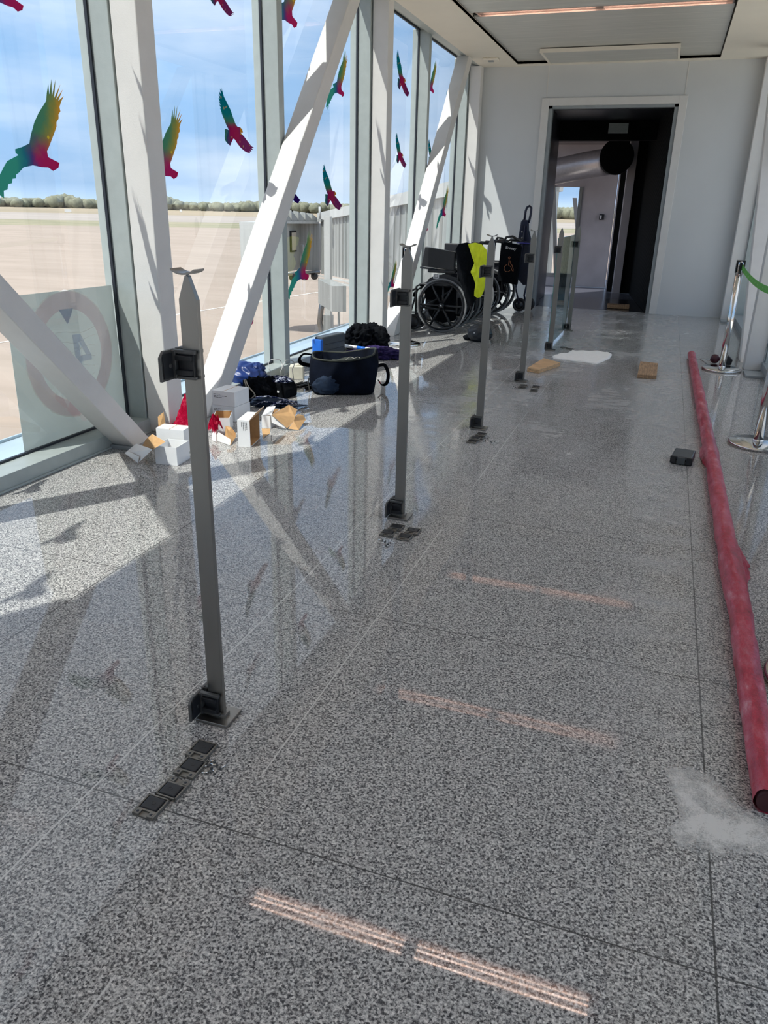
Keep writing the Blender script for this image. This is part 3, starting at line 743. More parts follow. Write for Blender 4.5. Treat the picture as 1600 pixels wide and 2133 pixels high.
for i, (y, lab, sad) in enumerate(posts):
    dx = {0: -.008, 1: -.004, 2: -.004, 3: -.004, 4: .0, 5: .008}[i]
    P = thing('railing_post', lab, 'post', (-1.005+dx, y, 0), 0, 'railing posts along the walkway')
    b = MB(); b.box(-.048, .052, -.042, .042, 0, .010); b.build('base_plate', M_STEEL, P, bevel=.0015)
    b = MB(); b.box(-.030, .030, -.014, .014, .010, .020); b.build('base_collar', M_STEEL, P, bevel=.001)
    b = MB(); b.prism([(-.0235, .010), (.0235, .010), (.0235, 1.145), (.004, 1.198), (-.004, 1.198), (-.0235, 1.145)], 'y', -.007, .007); b.build('bar', M_STEEL, P, bevel=.001)
    if sad:
        b = MB(); n = 8; up = []; lo = []
        for k in range(n+1):
            a = (k/n-.5)*1.15; up.append((math.sin(a)*.056, 1.2600-math.cos(a)*.056))
        pts = up+[(p[0], p[1]-.004) for p in up[::-1]]
        b.prism(pts, 'y', -.022, .022); b.build('saddle', M_STEEL, P)
        b = MB(); b.tube([(0, 0, 1.19), (0, 0, 1.205)], .004, 10); b.build('saddle_stem', M_STEEL, P)
    z2 = .962
    if i < 4:
        clamp(P, -1, z2); clamp(P, 1, z2); clamp(P, -1, .014); clamp(P, 1, .014)
    elif i == 4:
        clamp(P, -1, z2); clamp(P, -1, .014); clamp(P, 1, z2, True); clamp(P, 1, .014, True)
    else:
        clamp(P, -1, z2, True); clamp(P, -1, .014, True)
gp_ = thing('glass_panel', 'greenish clear glass railing panel held between the two farthest posts', 'glass panel', (-1.003, 8.98, 0))
b = MB(); b.box(-.041+.004, -.041+.014, -.735, .735, .030, 1.10); b.build('pane', M_RAILGLASS, gp_, bevel=.001)
b = MB(); b.box(-.0375, -.0265, -.735, .735, 1.0995, 1.1025); b.box(-.0375, -.0265, -.738, -.735, .03, 1.10); b.box(-.0375, -.0265, .735, .738, .03, 1.10); b.build('polished_edge', mat('green_glass_edge', (.10, .32, .28), .1), gp_)

# ------------------------------------------------------------------ removed clamp covers and screws on the floor
def cover():
    o = thing('clamp_cover', '', 'clamp cover')
    b = MB()
    b.box(-.030, .030, -.034, .034, 0, .0045)
    b.box(-.030, -.0255, -.034, .034, .0045, .009); b.box(.0255, .030, -.034, .034, .0045, .009); b.box(-.030, .030, .0295, .034, .0045, .009)
    b.box(-.0255, -.011, -.034, -.018, .0045, .009); b.box(.011, .0255, -.034, -.018, .0045, .009); b.box(-.0255, .0255, -.018, -.0125, .0045, .008)
    b.build('plate', M_GREYPLATE, o, bevel=.0008)
    b = MB(); b.box(-.0225, .0225, -.012, .0275, .005, .0105); p = b.build('rubber_pad', M_RUBBER, o, bevel=.003)
    b = MB(); b.lathe([(.0042, .0104), (.0050, .0112), (.0058, .0104)], (.002, .008, 0), 14); b.build('boss', M_RUBBER, p)
    for sx in (-1, 1):
        b = MB(); b.lathe([(.0, .0092), (.0038, .0092), (.0038, .006)], (sx*.0185, -.0255, 0), 12); b.build('screw_hole', M_GASKET, o)
    return o
proto = cover(); first = True
def put_cover(px, py, rz, label, group, z=0.0, flip=0, loc=None):
    global first
    p = loc or FZ(px, py, z+.004)
    o = proto if first else copy_tree(proto)
    first = False
    o.location = (p[0], p[1], z); o.rotation_euler = (0, 0, rz+(math.pi if flip else 0)); o['label'] = label; o['group'] = group
    return o
g1, g2, g3, g4, g5 = ['clamp covers on the floor by the %s post' % w for w in ('first', 'second', 'third', 'fourth', 'fifth')]
put_cover(420, 1563, -.03, 'clamp cover closest to the nearest post, top of the row of four', g1)
put_cover(397, 1600, -.03, 'second clamp cover down the row in front of the nearest post, beside the loose screws', g1)
put_cover(361, 1643, -.04, 'third clamp cover in the row by the nearest post, turned the other way round', g1, flip=1)
put_cover(315, 1681, -.02, 'lowest clamp cover of the row of four by the nearest post', g1)
put_cover(826, 1099, -.02, 'back left clamp cover of the four at the foot of the second post', g2)
put_cover(808, 1111, -.02, 'front left clamp cover of the four at the foot of the second post', g2)
put_cover(860, 1107, -.02, 'back right clamp cover of the four at the foot of the second post', g2)
put_cover(843, 1119, -.02, 'front right clamp cover of the four at the foot of the second post', g2)
b3 = FZ(984, 921)
for k, lab in enumerate(('front clamp cover of the overlapping stack by the third post', 'second clamp cover in the overlapping stack by the third post', 'third clamp cover in the overlapping stack by the third post', 'rearmost clamp cover in the overlapping stack by the third post')):
    put_cover(0, 0, -.05, lab, g3, z=[0, .0108, 0, .0108][k], loc=(b3[0]+.008*k, b3[1]+.038*k+(.03 if k > 1 else 0), 0))
p = FZ(1088, 808); put_cover(0, 0, 0, 'clamp cover directly under the front edge of the fourth post, beneath another', g4, loc=(p[0], p[1], 0))
put_cover(0, 0, .25, 'clamp cover stacked on another at the foot of the fourth post', g4, z=.0115, loc=(p[0]+.01, p[1]+.015, 0))
put_cover(1117, 806, 0, 'rear clamp cover of the pair right of the fourth post', g4)
put_cover(1112, 813.5, 0, 'front clamp cover of the pair right of the fourth post', g4)
put_cover(1175, 724, .5, 'left clamp cover beside the fifth post, at the tip of the white cloth', g5)
put_cover(1188, 727, 1.3, 'right clamp cover of the two beside the fifth post', g5)

def screw():
    o = thing('screw', '', 'screw'); b = MB(); b.tube([(0, 0, .0030), (.020, 0, .0030)], .0021, 8); b.build('shank', M_CHROME, o)
    b = MB(); b.lathe([(.0021, -.004), (.0042, 0), (.0042, .0012)], (0, 0, .0042), 12, 'x'); b.build('head', M_CLAMP, o)
    return o
sp = screw(); fs = True; random.seed(11)
for cxs, lab, grp in (([(427, 1592), (434, 1598), (441, 1604), (447, 1590), (452, 1597), (436, 1611), (459, 1603)], 'small loose screw in the scatter right of the clamp covers by the nearest post', 'screws by the nearest post'),
                      ([(797, 1127), (802, 1131), (808, 1136), (813, 1133), (804, 1139), (818, 1122)], 'small loose screw in the heap left of the second post clamp covers', 'screws by the second post'),
                      ([(1006, 917), (1011, 919), (1016, 914), (1023, 922), (1030, 921)], 'small loose screw on the floor right of the third post clamp covers', 'screws by the third post'),
                      ([(1070, 806), (1074, 808), (1068, 811)], 'small loose screw left of the fourth post foot', 'screws by the fourth post')):
    for px, py in cxs:
        q = FZ(px, py); o = sp if fs else copy_tree(sp); fs = False
        o.location = (q.x, q.y, .0012); o.rotation_euler = (0, 0, random.uniform(0, 6.28)); o['label'] = lab; o['group'] = grp

# ================================================================== WINDOW STICKERS (birds)
A = [(3.02, 1.35), (3.05, 1.42), (3.11, 1.488), (3.14, 1.518), (3.219, 1.549), (3.202, 1.558), (3.202, 1.574), (3.25, 1.587), (3.303, 1.607), (3.32, 1.645), (3.357, 1.707), (3.396, 1.753), (3.459, 1.812), (3.471, 1.849), (3.49, 1.891), (3.487, 1.843), (3.517, 1.918), (3.505, 1.838), (3.546, 1.919), (3.520, 1.832), (3.578, 1.901), (3.533, 1.827), (3.592, 1.880), (3.547, 1.822), (3.594, 1.850), (3.570, 1.823), (3.552, 1.795), (3.555, 1.775), (3.538, 1.76), (3.535, 1.74), (3.516, 1.722), (3.512, 1.70), (3.495, 1.676), (3.444, 1.608), (3.42, 1.579), (3.423, 1.552), (3.463, 1.54), (3.501, 1.529), (3.488, 1.504), (3.447, 1.488), (3.414, 1.503), (3.367, 1.502), (3.307, 1.508), (3.241, 1.495), (3.203, 1.468), (3.187, 1.461), (3.18, 1.443), (3.158, 1.44), (3.15, 1.42), (3.125, 1.415), (3.115, 1.39), (3.09, 1.385), (3.085, 1.35), (3.06, 1.365), (3.055, 1.325), (3.035, 1.35)]
B = [(5.197, 2.084), (5.201, 2.07), (5.222, 2.033), (5.271, 1.99), (5.303, 1.962), (5.333, 1.918), (5.365, 1.879), (5.387, 1.867), (5.429, 1.866), (5.456, 1.855), (5.463, 1.836), (5.429, 1.833), (5.485, 1.808), (5.539, 1.779), (5.582, 1.757), (5.623, 1.749), (5.581, 1.745), (5.609, 1.733), (5.564, 1.734), (5.585, 1.718), (5.553, 1.722), (5.559, 1.711), (5.517, 1.71), (5.471, 1.719), (5.411, 1.74), (5.371, 1.764), (5.343, 1.783), (5.323, 1.786), (5.294, 1.761), (5.274, 1.738), (5.235, 1.751), (5.208, 1.767), (5.205, 1.788), (5.213, 1.81), (5.209, 1.828), (5.218, 1.839), (5.267, 1.835), (5.235, 1.864), (5.21, 1.895), (5.185, 1.924), (5.176, 1.943), (5.162, 1.961), (5.178, 1.956), (5.156, 1.98), (5.174, 1.976), (5.152, 1.998), (5.168, 1.993), (5.149, 2.017), (5.167, 2.011), (5.151, 2.038), (5.172, 2.026), (5.159, 2.06), (5.182, 2.045), (5.177, 2.076), (5.195, 2.062)]
def colA(t, tc):
    s = N(t, 'ShaderNodeSeparateXYZ'); t.links.new(tc.outputs['Object'], s.inputs[0]); Y, Z = s.outputs[1], s.outputs[2]
    n1 = noise_n(t, tc.outputs['Object'], 9, 5, .65); n1 = math_n(t, 'MULTIPLY', math_n(t, 'SUBTRACT', n1, .5), .16)
    # across the raised wing: teal leading edge to gold trailing edge
    a = math_n(t, 'ADD', math_n(t, 'SUBTRACT', Y, math_n(t, 'MULTIPLY', Z, .42)), n1)
    wing = ramp(t, math_n(t, 'ADD', math_n(t, 'MULTIPLY', a, 3.0), .45), [(0.0, (.08, .36, .30)), (.32, (.15, .36, .24)), (.52, (.40, .40, .14)), (.70, (.72, .44, .08)), (1.0, (.72, .36, .09))])
    low = ramp(t, math_n(t, 'ADD', math_n(t, 'MULTIPLY', math_n(t, 'ADD', Y, n1), 3.2), .62), [(0.0, (.10, .46, .38)), (.22, (.05, .30, .38)), (.40, (.15, .12, .34)), (.55, (.50, .05, .24)), (1.0, (.55, .03, .16))])
    k = N(t, 'ShaderNodeMapRange', interpolation_type='SMOOTHSTEP'); t.links.new(math_n(t, 'ADD', Z, n1), k.inputs[0]); k.inputs[1].default_value = -.02; k.inputs[2].default_value = .11
    c = mixc(t, k.outputs[0], low, wing)
    v = N(t, 'ShaderNodeTexVoronoi'); v.inputs['Scale'].default_value = 17; t.links.new(tc.outputs['Object'], v.inputs['Vector'])
    near = math_n(t, 'LESS_THAN', math_n(t, 'ADD', math_n(t, 'ABSOLUTE', math_n(t, 'SUBTRACT', Z, .03)), math_n(t, 'ABSOLUTE', math_n(t, 'SUBTRACT', Y, .02))), .13)
    dot = math_n(t, 'MULTIPLY', math_n(t, 'LESS_THAN', v.outputs['Distance'], .20), near)
    return mixc(t, dot, c, (.72, .60, .10))
def colB(t, tc):
    s = N(t, 'ShaderNodeSeparateXYZ'); t.links.new(tc.outputs['Object'], s.inputs[0]); Y, Z = s.outputs[1], s.outputs[2]
    n1 = noise_n(t, tc.outputs['Object'], 12, 5, .65); n1 = math_n(t, 'MULTIPLY', math_n(t, 'SUBTRACT', n1, .5), .12)
    up = ramp(t, math_n(t, 'ADD', math_n(t, 'MULTIPLY', math_n(t, 'ADD', Z, n1), 3.6), .30), [(0.0, (.42, .02, .13)), (.30, (.45, .03, .14)), (.42, (.10, .28, .18)), (.60, (.01, .28, .30)), (1.0, (.0, .25, .33))])
    left = ramp(t, math_n(t, 'ADD', math_n(t, 'MULTIPLY', math_n(t, 'ADD', Y, n1), 4.5), .55), [(0.0, (.09, .30, .24)), (.14, (.06, .12, .25)), (.3, (.40, .02, .15)), (.75, (.44, .04, .15)), (1.0, (.28, .05, .20))])
    k = N(t, 'ShaderNodeMapRange'); t.links.new(Z, k.inputs[0]); k.inputs[1].default_value = -.0; k.inputs[2].default_value = .04
    c = mixc(t, k.outputs[0], left, up)
    # gold beak
    h = math_n(t, 'MULTIPLY', math_n(t, 'GREATER_THAN', Y, .085), math_n(t, 'GREATER_THAN', Z, -.03))
    c = mixc(t, h, c, (.60, .33, .05))
    v = N(t, 'ShaderNodeTexVoronoi'); v.inputs['Scale'].default_value = 20; t.links.new(tc.outputs['Object'], v.inputs['Vector'])
    return mixc(t, math_n(t, 'MULTIPLY', math_n(t, 'LESS_THAN', v.outputs['Distance'], .17), .8), c, (.55, .42, .22))
M_BA = film_mat('rainbow_bird_print', colA); M_BB = film_mat('teal_magenta_bird_print', colB)
M_BV = film_mat('violet_bird_print', plain((.05, .012, .20)))
def bird_mesh(pts, cy, cz, m, th=.0006):
    from mathutils.geometry import tessellate_polygon
    P_ = [Vector((y-cy, z-cz, 0)) for y, z in pts]; tri = tessellate_polygon([P_])
    b = MB(); A1 = [b.bm.verts.new((0, p.x, p.y)) for p in P_]; B1 = [b.bm.verts.new((th, p.x, p.y)) for p in P_]
    for a_, c_, d_ in tri:
        for q in ((A1[a_], A1[c_], A1[d_]), (B1[d_], B1[c_], B1[a_])):
            try: b.bm.faces.new(q)
            except ValueError: pass
    n = len(P_)
    for k in range(n): b.bm.faces.new((A1[k], A1[(k+1) % n], B1[(k+1) % n], B1[k]))
    return b
CA, CB = (3.38, 1.565), (5.34, 1.85)
bA = bird_mesh(A, *CA, M_BA).build('bird_sticker', M_BA); bB = bird_mesh(B, *CB, M_BB).build('bird_sticker', M_BB)
bV = bird_mesh(B, *CB, M_BV).build('bird_sticker', M_BV)
used = {'A': False, 'B': False, 'V': False}
REFA = ((3.517, 1.916), (3.488, 1.515)); REFB = ((5.195, 2.080), (5.615, 1.735))
GX = -3.0785
def bird(kind, p1, p2, label):
    """p1 = raised wing tip, p2 = tail (A) or lower wing tip (B), pixels on the glass"""
    q1, q2 = ONX(*p1, GX), ONX(*p2, GX); r1, r2 = (REFA if kind == 'A' else REFB); c = CA if kind == 'A' else CB
    s = (q1.z-q2.z)/(r1[1]-r2[1])
    y = (q1.y+q2.y)/2-((r1[0]+r2[0])/2-c[0])*s; z = (q1.z+q2.z)/2-((r1[1]+r2[1])/2-c[1])*s
    place(kind, y, z, s, label)
def place(kind, y, z, s, label, rx=0):
    src = {'A': bA, 'B': bB, 'V': bV}[kind]
    o = src if not used[kind] else src.copy()
    if used[kind]: col.objects.link(o)
    used[kind] = True
    o.location = (GX, y, z); o.scale = (1, s, s); o.rotation_euler = (rx, 0, 0)
    tag(o, label, 'bird sticker', 'bird stickers on the windows')
bird('A', (110, 166), (118, 345), 'large gold, teal and magenta bird sticker on the nearest pane at the left edge')
bird('B', (462, 184), (528, 312), 'teal and magenta bird sticker in the clear middle of the second pane')
bird('A', (367, 221), (366, 364), 'gold-winged bird sticker half hidden behind the nearest white column')
bird('B', (420, -95), (498, 36), 'magenta wing of a bird sticker cut off by the top edge, second pane')
bird('A', (612, -100), (625, 55), 'green and magenta bird sticker at the top edge, right of the grey mullion')
bird('A', (721, 106), (714, 196), 'gold-winged bird sticker peeking out right of the upper slanted brace')
bird('B', (677, 342), (712, 431), 'teal and magenta bird sticker just above the boarding bridge roof')
bird('V', (599, 352), (621, 419), 'dark violet bird sticker tip showing beside the middle of the slanted brace')
bird('A', (646, 480), (641, 577), 'gold and teal bird sticker in front of the outdoor boarding bridge cab')
bird('B', (833, 106), (850, 196), 'upper bird sticker on the first pane past the second white column')
bird('B', (829, 277), (845, 345), 'lower bird sticker below another, first pane past the second white column')
bird('A', (910, 126), (901, 190), 'gold bird sticker on the pane beside the top of the far brace')
bird('B', (931, 187), (944, 245), 'teal wing tip of a bird sticker left of the far brace top')
bird('B', (894, 289), (908, 345), 'teal wing tip of a bird sticker behind the middle of the far brace')
bird('A', (934, 385), (927, 448), 'faint green and pink bird sticker low on the last pane above the wheelchairs')
bird('A', (895, 420), (890, 478), 'small red tail of a bird sticker right of the far brace, above the black armrest')
bird('A', (830, 540), (816, 596), 'teal bird sticker low in the pane behind the second white column')
bird('A', (532, 560), (521, 672), 'red tip of a bird sticker showing right of the lower slanted brace')
for y, z, s, k in ((1.26, 2.06, .85, 'B'), (.46, 2.66, .85, 'B'), (2.50, .62, .7, 'B'), (3.40, 2.24, .8, 'A'), (2.42, 3.02, .7, 'B'), (3.40, 2.74, .7, 'B')):
    place(k, y, z, s, 'bird sticker on the panes left of the picture, seen only by its shadow')

# white sheet with a ring sign, fixed to the outside of the first pane
M_SHEET = film_mat('white_film_sheet', plain((.74, .77, .74)), .97, transl=.42)
M_RING = film_mat('pink_ring_film', plain((.95, .83, .84)), transl=.55)
M_NUM = film_mat('blue_grey_film', plain((.74, .77, .84)), transl=.55)
M_TORN = film_mat('torn_white_edge', plain((1.0, .95, .92)), transl=.75)
sh = thing('film_sign', 'grey-white film sheet with a faded pink ring, triangle and back-to-front 4 on the nearest pane', 'sign', (-3.093, 3.54, .5))
b = MB()
y0, z0 = 3.48, .512
sh.location = (-3.093, 3.54, .5)
def yz(p): return (p[0]-y0, p[1]-z0)
b.prism([yz(p) for p in ((3.028, .085), (3.90, .085), (3.885, .897), (3.12, .904), (3.047, .714))], 'x', -.001, 0); b.build('sheet', M_SHEET, sh)
cyr, czr, ro, ri = 3.478, .550, .345, .252
def ring(r0, r1, x0, x1, a0=0, a1=360, n=96, jit=0):
    b = MB()
    for k in range(n):
        t0, t1 = math.radians(a0+(a1-a0)*k/n), math.radians(a0+(a1-a0)*(k+1)/n)
        j0, j1 = (noise.noise(Vector((k*.7, jit, 0)))*jit, noise.noise(Vector((k*.7+.7, jit, 0)))*jit)
        q = lambda r, t, j: (cyr-y0+(r+j)*math.cos(t), czr-z0+(r+j)*math.sin(t))
        A4 = [q(r0, t0, 0), q(r1, t0, j0), q(r1, t1, j1), q(r0, t1, 0)]
        b.quad(*[(x1, *p) for p in A4])
    return b
ring(ri, ro, 0, .0012).build('ring', M_RING, sh)
ring(ro, ro+.007, 0, .0016, jit=.010).build('torn_edge', M_TORN, sh)
b = MB(); b.prism([yz(p) for p in ((3.420, .803), (3.536, .800), (3.477, .719))], 'x', .0011, .0018); b.build('triangle', M_NUM, sh)
b = MB(); o4 = [yz(p) for p in ((3.583, .645), (3.648, .643), (3.722, .513), (3.722, .486), (3.632, .486), (3.632, .45), (3.590, .45), (3.590, .520))]; i4 = [yz(p) for p in ((3.628, .600), (3.676, .521), (3.632, .521))]
bmv = b
for quad_ in (((3.5010, 0.6570), (3.5660, 0.6550), (3.5480, 0.6120), (3.5460, 0.6120)), ((3.5660, 0.6550), (3.6400, 0.5250), (3.6400, 0.5240), (3.5940, 0.5330)), ((3.5660, 0.6550), (3.5940, 0.5330), (3.5465, 0.6120), (3.5460, 0.6120)), ((3.6400, 0.5250), (3.6400, 0.4980), (3.5500, 0.4980), (3.5940, 0.5330)), ((3.5940, 0.5330), (3.5500, 0.4980), (3.5490, 0.4980), (3.5500, 0.5330)), ((3.5010, 0.6570), (3.5460, 0.6120), (3.5500, 0.5330), (3.5080, 0.4620)), ((3.5080, 0.4620), (3.5500, 0.5330), (3.5500, 0.4980), (3.5500, 0.4620))):
    b.quad(*[(.0016, *yz(p)) for p in quad_])
b.build('numeral', M_NUM, sh)
b = MB()
for k in range(7):
    zz = .672-.05*k; y_a, y_b = 3.33+.02*k, 3.70-.01*k
    pts = [(.0016, y_a-y0+(y_b-y_a)*j/8, zz-z0+.012*math.sin(j*.9+k)) for j in range(9)]
    b.tube(pts, .0007, 4)
b.build('crease', M_TORN, sh)
# ================================================================== CARTONS
def carton_frame(pc, pl, pr):
    """ground rectangle from its front corner and two neighbours (pixels)"""
    c, l, r = FZ(*pc), FZ(*pl), FZ(*pr)
    ex = (r-c); w = ex.length; ex.normalize(); ey = Vector((-ex.y, ex.x, 0)); d = abs((l-c).dot(ey)); return c, ex, w, d
def carton(loc, rz, w, d, h, label, group='white cartons on the floor', closed=True, print_face=None, flaps=(), kraft_in=True, rot=None):
    """w along x, d along y, origin at the base centre"""
    o = thing('carton', label, 'carton', loc, rz, group, rot)
    t = .0022; mats = [M_CARTON, M_KRAFT if kraft_in else M_CARTON]
    b = MB()
    if closed:
        b.box(-w/2, w/2, -d/2, d/2, 0, h); b.build('body', M_CARTON, o, bevel=.0015)
        b = MB(); b.box(-w/2-.001, w/2+.001, -.0015, .0015, h-.001, h+.0012); b.build('lid_seam', M_KRAFT, o)
        b = MB(); b.box(w/2-.0005, w/2+.0008, -d/2-.0008, -d/2+.002, .004, h-.004); b.build('edge_slot', M_INK, o)
    else:
        b.box(-w/2, w/2, -d/2, -d/2+t, 0, h); b.box(-w/2, w/2, d/2-t, d/2, 0, h); b.box(-w/2, -w/2+t, -d/2+t, d/2-t, 0, h); b.box(w/2-t, w/2, -d/2+t, d/2-t, 0, h); b.box(-w/2, w/2, -d/2, d/2, 0, t)
        b.build('body', M_CARTON, o)
        b = MB(); k = t+.0006
        b.box(-w/2+k, w/2-k, -d/2+t, -d/2+k, t, h-.002); b.box(-w/2+k, w/2-k, d/2-k, d/2-t, t, h-.002); b.box(-w/2+t, -w/2+k, -d/2+k, d/2-k, t, h-.002); b.box(w/2-k, w/2-t, -d/2+k, d/2-k, t, h-.002); b.box(-w/2+k, w/2-k, -d/2+k, d/2-k, t, k)
        b.build('lining', M_KRAFT if kraft_in else M_CARTON, o)
    for fl_ in flaps: flap(o, w, d, h, *fl_)
    if print_face:
        px_, lines = print_face
        b = MB(); rnd = random.Random(len(label))
        for k, (n, ln) in enumerate(lines):
            x = 0
            for j in range(n):
                ww = rnd.uniform(.5, 1.1)*ln/n
                z = h*.78-k*.0105
                if px_ == 'front': b.box(-w/2+.012+x, -w/2+.012+x+ww*.8, -d/2-.0006, -d/2-.0002, z-.0032*(1 if k != 1 else .6), z)
                elif px_ == 'left': b.box(-w/2-.0006, -w/2-.0002, d/2-.012-x-ww*.8, d/2-.012-x, z-.0032, z)
                x += ww
        b.build('printed_lines', M_INK, o)
    return o
def flap(o, w, d, h, side, length, ang, cut=.012, lip=0):
    """hinged lid panel: ang = degrees from straight up, outward positive"""
    a = math.radians(ang); L = length
    W = {'x-': d, 'x+': d, 'y-': w, 'y+': w}[side]
    pts = [(-W/2, 0), (W/2, 0), (W/2, L*.72), (W/2-cut*2.2, L), (-W/2+cut*2.2, L), (-W/2, L*.72)]
    org, e1, n = {'x-': (Vector((-w/2, 0, h)), Vector((0, -1, 0)), Vector((-1, 0, 0))), 'x+': (Vector((w/2, 0, h)), Vector((0, 1, 0)), Vector((1, 0, 0))),
                  'y-': (Vector((0, -d/2, h)), Vector((1, 0, 0)), Vector((0, -1, 0))), 'y+': (Vector((0, d/2, h)), Vector((-1, 0, 0)), Vector((0, 1, 0)))}[side]
    dirv = Vector((0, 0, math.cos(a)))+n*math.sin(a); outn = n*math.cos(a)-Vector((0, 0, math.sin(a)))
    M = Matrix((( e1.x, dirv.x, outn.x, org.x), (e1.y, dirv.y, outn.y, org.y), (e1.z, dirv.z, outn.z, org.z), (0, 0, 0, 1)))
    b = MB(M); b.mi = 0; b.prism(pts, 'z', 0, .0016); f1 = b
    b.mi = 1; b.prism(pts, 'z', -.0012, 0)
    if lip:
        M2 = M @ Matrix.Translation((0, L*.72, 0)) @ Matrix.Rotation(math.radians(lip), 4, 'X')
        b.xf = M2
        q = [(-W/2+.004, 0), (W/2-.004, 0), (W/2-.012, L*.42), (-W/2+.012, L*.42)]
    b.build('flap', [M_CARTON, M_KRAFT], o)
def WP(px, py, z): return FZ(px, py, z)
def card(o, pts, name='flap', up=True, th=.0016):
    """cardboard panel through world points (pixel, height), brown on one face"""
    P_ = [WP(*p) for p in pts]; Mi = o.matrix_basis.inverted() if False else (Matrix.Translation(o.location) @ o.rotation_euler.to_matrix().to_4x4()).inverted()
    P_ = [Mi @ p for p in P_]; n_ = (P_[1]-P_[0]).cross(P_[2]-P_[0]).normalized()
    cam_l = Mi @ EYE
    if n_.dot(cam_l-P_[0]) < 0: n_ = -n_
    if not up: n_ = -n_
    b = MB(); m = len(P_)
    def lay(h0, h1, mi):
        A_ = [b.bm.verts.new(p+n_*h0) for p in P_]; B_ = [b.bm.verts.new(p+n_*h1) for p in P_]
        fs = [b.bm.faces.new(A_[::-1]), b.bm.faces.new(B_)]+[b.bm.faces.new((A_[k], A_[(k+1) % m], B_[(k+1) % m], B_[k])) for k in range(m)]
        for f in fs: f.material_index = mi
    lay(0, th*.5, 1); lay(-th*.5, 0, 0)
    return b.build(name, [M_CARTON, M_KRAFT], o)
def rect(pc, pl, pr):
    c, l, r = FZ(*pc), FZ(*pl), FZ(*pr); ex = r-c; w = ex.length; rz = math.atan2(ex.y, ex.x); ey = Vector((-ex.y, ex.x, 0)).normalized(); d = (l-c).dot(ey)
    m = c+ex/2+ey*d/2; return (m.x, m.y), rz, w, abs(d)
# 1: open carton in front (x axis along its right side)
(mx_, my_), rz_, w_, d_ = rect((370, 971), (322, 968), (396, 955))
o1 = carton((mx_, my_, 0), rz_, w_, d_, .105, 'open white carton nearest the camera with its lid folded left showing brown inside', closed=False, kraft_in=False)
card(o1, ((302, 917, .065), (317, 904, .135), (345, 920, .13), (321, 935, .106)), 'lid')
card(o1, ((296, 930, .03), (303, 918, .06), (320, 934, .10), (318, 938, .06)), 'inner_fold')
card(o1, ((260, 944, .035), (284, 924, .075), (318, 936, .10), (288, 965, .003)), 'lid_panel', up=False)
card(o1, ((260, 944, .035), (268, 940, .055), (290, 951, .045), (288, 965, .004)), 'tuck_flap', up=False)
# 2: closed carton behind it
(mx_, my_), rz_, w_, d_ = rect((386, 947), (330, 941), (402, 937))
o2 = carton((mx_, my_, 0), rz_, w_, d_, .145, 'white carton standing behind the front open one, red plastic heaped in its back', closed=True)
card(o2, ((331, 898, .09), (329, 868, .17), (341, 858, .20), (346, 890, .11)), 'back_flap')
# 3: opened carton right of the post
(mx_, my_), rz_, w_, d_ = rect((480, 903), (447, 897), (486, 886))
o3 = carton((mx_, my_, 0), rz_, w_, d_, .10, 'opened white carton just right of the nearest post with brown lining and folded front flaps', closed=False)
card(o3, ((452, 905, .035), (455, 900, .06), (480, 915, .03), (481, 928, .002), (452, 918, .004)), 'front_flap', up=False)
card(o3, ((469, 912, .02), (470, 887, .085), (482, 890, .08), (491, 902, .05), (491, 911, .02), (480, 928, .003)), 'fan_flap')
card(o3, ((442, 889, .06), (450, 893, .06), (451, 921, .002), (442, 917, .002)), 'side_flap', up=False)
# 4: printed carton standing on end, open to the right
C4, R4, L4 = FZ(522, 932), FZ(542, 913), FZ(501, 926); e4 = (R4-C4); dd = e4.length; e4.normalize(); n4 = Vector((-e4.y, e4.x, 0)); hh4 = abs((L4-C4).dot(n4))
b4 = C4+e4*dd/2+n4*hh4; Z4 = -n4; X4 = Vector((0, 0, -1)); Y4 = Z4.cross(X4)
rot4 = Matrix(((X4.x, Y4.x, Z4.x), (X4.y, Y4.y, Z4.y), (X4.z, Y4.z, Z4.z))).to_euler()
o4 = carton((b4.x, b4.y, .0825), 0, .165, dd, hh4, 'tall printed white carton standing on end, open toward the right', closed=False, print_face=('front', ((5, .06), (4, .055), (6, .065), (3, .04))), flaps=(('x-', .06, 50, .006),), rot=tuple(rot4))
# 5: carton with a wide brown lid
(mx_, my_), rz_, w_, d_ = rect((563, 893), (546, 892), (584, 878))
o5 = carton((mx_, my_, 0), rz_, w_, max(d_, .06), .085, 'white carton at the right end of the group with a wide brown lid folded open', closed=False)
card(o5, ((566, 864, .10), (602, 843, .135), (619, 853, .10), (614, 868, .07), (612, 878, .045), (598, 892, .012)), 'lid')
card(o5, ((614, 868, .07), (621, 862, .075), (633, 866, .055), (637, 874, .03), (612, 878, .045)), 'lid_wing')
card(o5, ((612, 878, .045), (637, 874, .03), (622, 896, .002), (600, 893, .010)), 'tuck_flap')
card(o5, ((565, 865, .09), (596, 893, .010), (590, 893, .003), (566, 880, .045)), 'side_flap', up=False)
card(o5, ((546, 864, .085), (556, 848, .11), (574, 846, .11), (566, 864, .085)), 'back_flap', up=False)
card(o4, ((545, 893, .004), (563, 893, .004), (562, 903, .003), (548, 912, .003)), 'floor_flap')
# 6, 7: stacked closed cartons
pf = ('front', ((3, .07), (5, .13), (3, .09)))
(mx_, my_), rz_, w_, d_ = rect((490, 879), (452, 869), (522, 866))
def carton2(loc, rz, w, d, h, label):
    return carton(loc, rz, w, d, h, label, closed=True, print_face=('left', ((3, .07), (5, .13), (3, .09))))
o6 = carton2((mx_, my_, 0), rz_, w_, d_, .098, 'lower closed white carton of the stack of two beside the brace foot')
o7 = carton2((mx_, my_, .0995), rz_+.04, w_*.99, d_*.97, .098, 'upper closed white carton with small black print, topmost of the stack of two')

